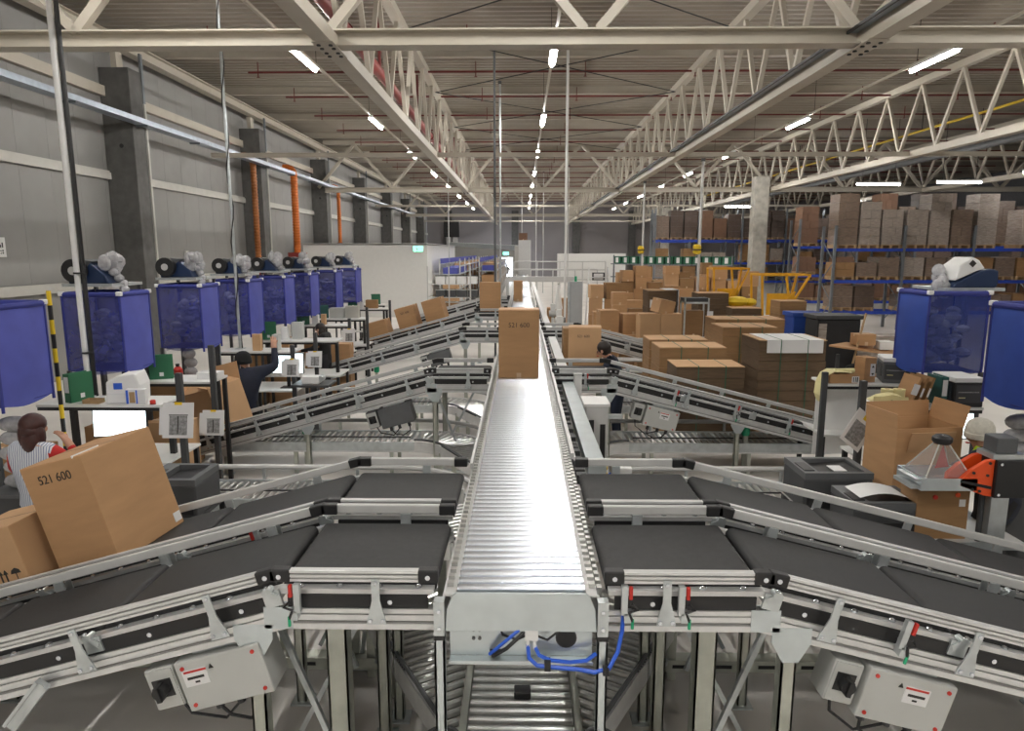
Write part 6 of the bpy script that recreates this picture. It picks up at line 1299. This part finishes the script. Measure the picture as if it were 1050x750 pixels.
    if hairm:
        hb = MB(); back = -look
        hb.ball(sc+back*.020+Vector((0, 0, .035)), (.106, .106, .100), 14, 9); hb.ball(sc+back*.045+Vector((0, 0, -.02)), (.088, .088, .085), 12, 8)
        if hair_long: hb.ball(sc+back*.055+Vector((0, 0, -.10)), (.095, .075, .14), 12, 8); hb.ball(sc+back*.05+side*.05+Vector((0, 0, -.06)), (.06, .06, .12), 10, 7); hb.ball(sc+back*.05-side*.05+Vector((0, 0, -.06)), (.06, .06, .12), 10, 7)
        part('hair', hairm, root, hb, True)
    if hat:
        hb = MB(); T_ = T(*(sc+Vector((0, 0, .02))-look*.012))
        hb.lathe([(.100, -.03), (.112, -.02), (.113, .02), (.106, .06), (.085, .10), (.05, .122), (.01, .13)], 16, T_); part('beanie', hat, root, hb, True)
        hb = MB().lathe([(.112, -.045), (.118, -.035), (.118, .0), (.110, .008)], 16, T_); part('beanie_cuff', hat, root, hb, True)
    if collar:
        nk = Vector(D['neck']); part('collar', collar, root, MB().lathe([(.085, -.07), (.098, -.05), (.085, .0), (.075, .02), (.068, .0)], 14, T(*(nk-look*.01))), True)
        part('vest_strip', collar, root, MB().box(-.02, .02, -.02, .0, 0, .28, T(*(Vector(D['waist'])+Vector((-.14, -.07, -.02))))))
    root.scale = (height,)*3
    return root
person('woman with dark red hair in a striped vest and red sleeves at the left edge', (-4.20, 5.62, 0), R(-8), dict(el=(-.34, .12, 1.18), wl=(-.22, .36, 1.06), pl=(-.19, .43, 1.04), er=(.37, .12, 1.20), wr=(.15, .24, 1.38), pr=(.10, .23, 1.46), look=(-.25, 1, -.1)), 'striped_cloth', 'hair_red', sleeve='red_cloth', hair_long=True, height=1.0)
person('worker in black jacket and black beanie reaching up to the shelf, seen from behind', (-4.28, 10.25, 0), R(6), dict(chest=(0, .08, 1.28), neck=(0, .12, 1.44), skull=(-.02, .15, 1.54), crown=(-.02, .15, 1.62), sl=(-.19, .06, 1.36), el=(-.28, .18, 1.13), wl=(-.2, .40, 1.08), pl=(-.17, .46, 1.07), sr=(.19, .08, 1.39), er=(.40, .20, 1.46), wr=(.36, .32, 1.70), pr=(.35, .35, 1.78), look=(.15, 1, -.1)), 'cloth_navy', None, hat='knit_black', legs='cloth_black', height=1.12, bulk=1.3, drop=0.28)
person('dark-haired worker in black reaching left over a packing desk', (-4.05, 13.95, 0), R(88), dict(chest=(0, .06, 1.30), neck=(0, .09, 1.46), skull=(0, .12, 1.55), crown=(0, .10, 1.63), el=(-.26, .2, 1.16), wl=(-.24, .45, 1.12), pl=(-.24, .52, 1.11), er=(.22, .1, 1.12), wr=(.2, .35, 1.06), pr=(.2, .42, 1.05), look=(0, 1, -.15)), 'cloth_black', 'hair_dark', legs='cloth_dark', hair_long=True, height=0.98)
person('dark-haired worker in a navy jacket bending beside the tall pale carton', (1.50, 10.45, 0), R(75), dict(chest=(0, .10, 1.28), neck=(0, .17, 1.42), skull=(0, .235, 1.51), crown=(0, .225, 1.60), sl=(-.18, .11, 1.36), sr=(.18, .11, 1.36), el=(-.26, .22, 1.14), wl=(-.2, .18, 1.0), pl=(-.18, .2, .94), er=(.26, .1, 1.12), wr=(.2, .18, 1.0), pr=(.18, .2, .94), look=(0, 1, -.45)), 'cloth_navy', 'hair_dark', legs='jeans', height=1.05)
person('worker in white beanie and navy jacket with hi-vis collar at the right edge', (4.22, 5.80, 0), R(22), dict(chest=(0, .10, 1.26), neck=(0, .17, 1.40), skull=(0, .24, 1.50), crown=(0, .24, 1.58), sl=(-.20, .12, 1.33), sr=(.20, .10, 1.33), el=(-.34, .28, 1.16), wl=(-.24, .44, 1.10), pl=(-.2, .5, 1.08), er=(.32, .22, 1.12), wr=(.22, .4, 1.05), pr=(.2, .47, 1.04), look=(-.1, 1, -.4)), 'cloth_navy', None, hat='knit_white', collar='hivis', legs='cloth_black', height=1.06, drop=0.12, bulk=1.15)
person('small distant figure in dark clothes standing in the far bright doorway', (-1.5, 71.2, 0), R(180), {}, 'cloth_dark', 'hair_dark', legs='cloth_black', height=1.02)
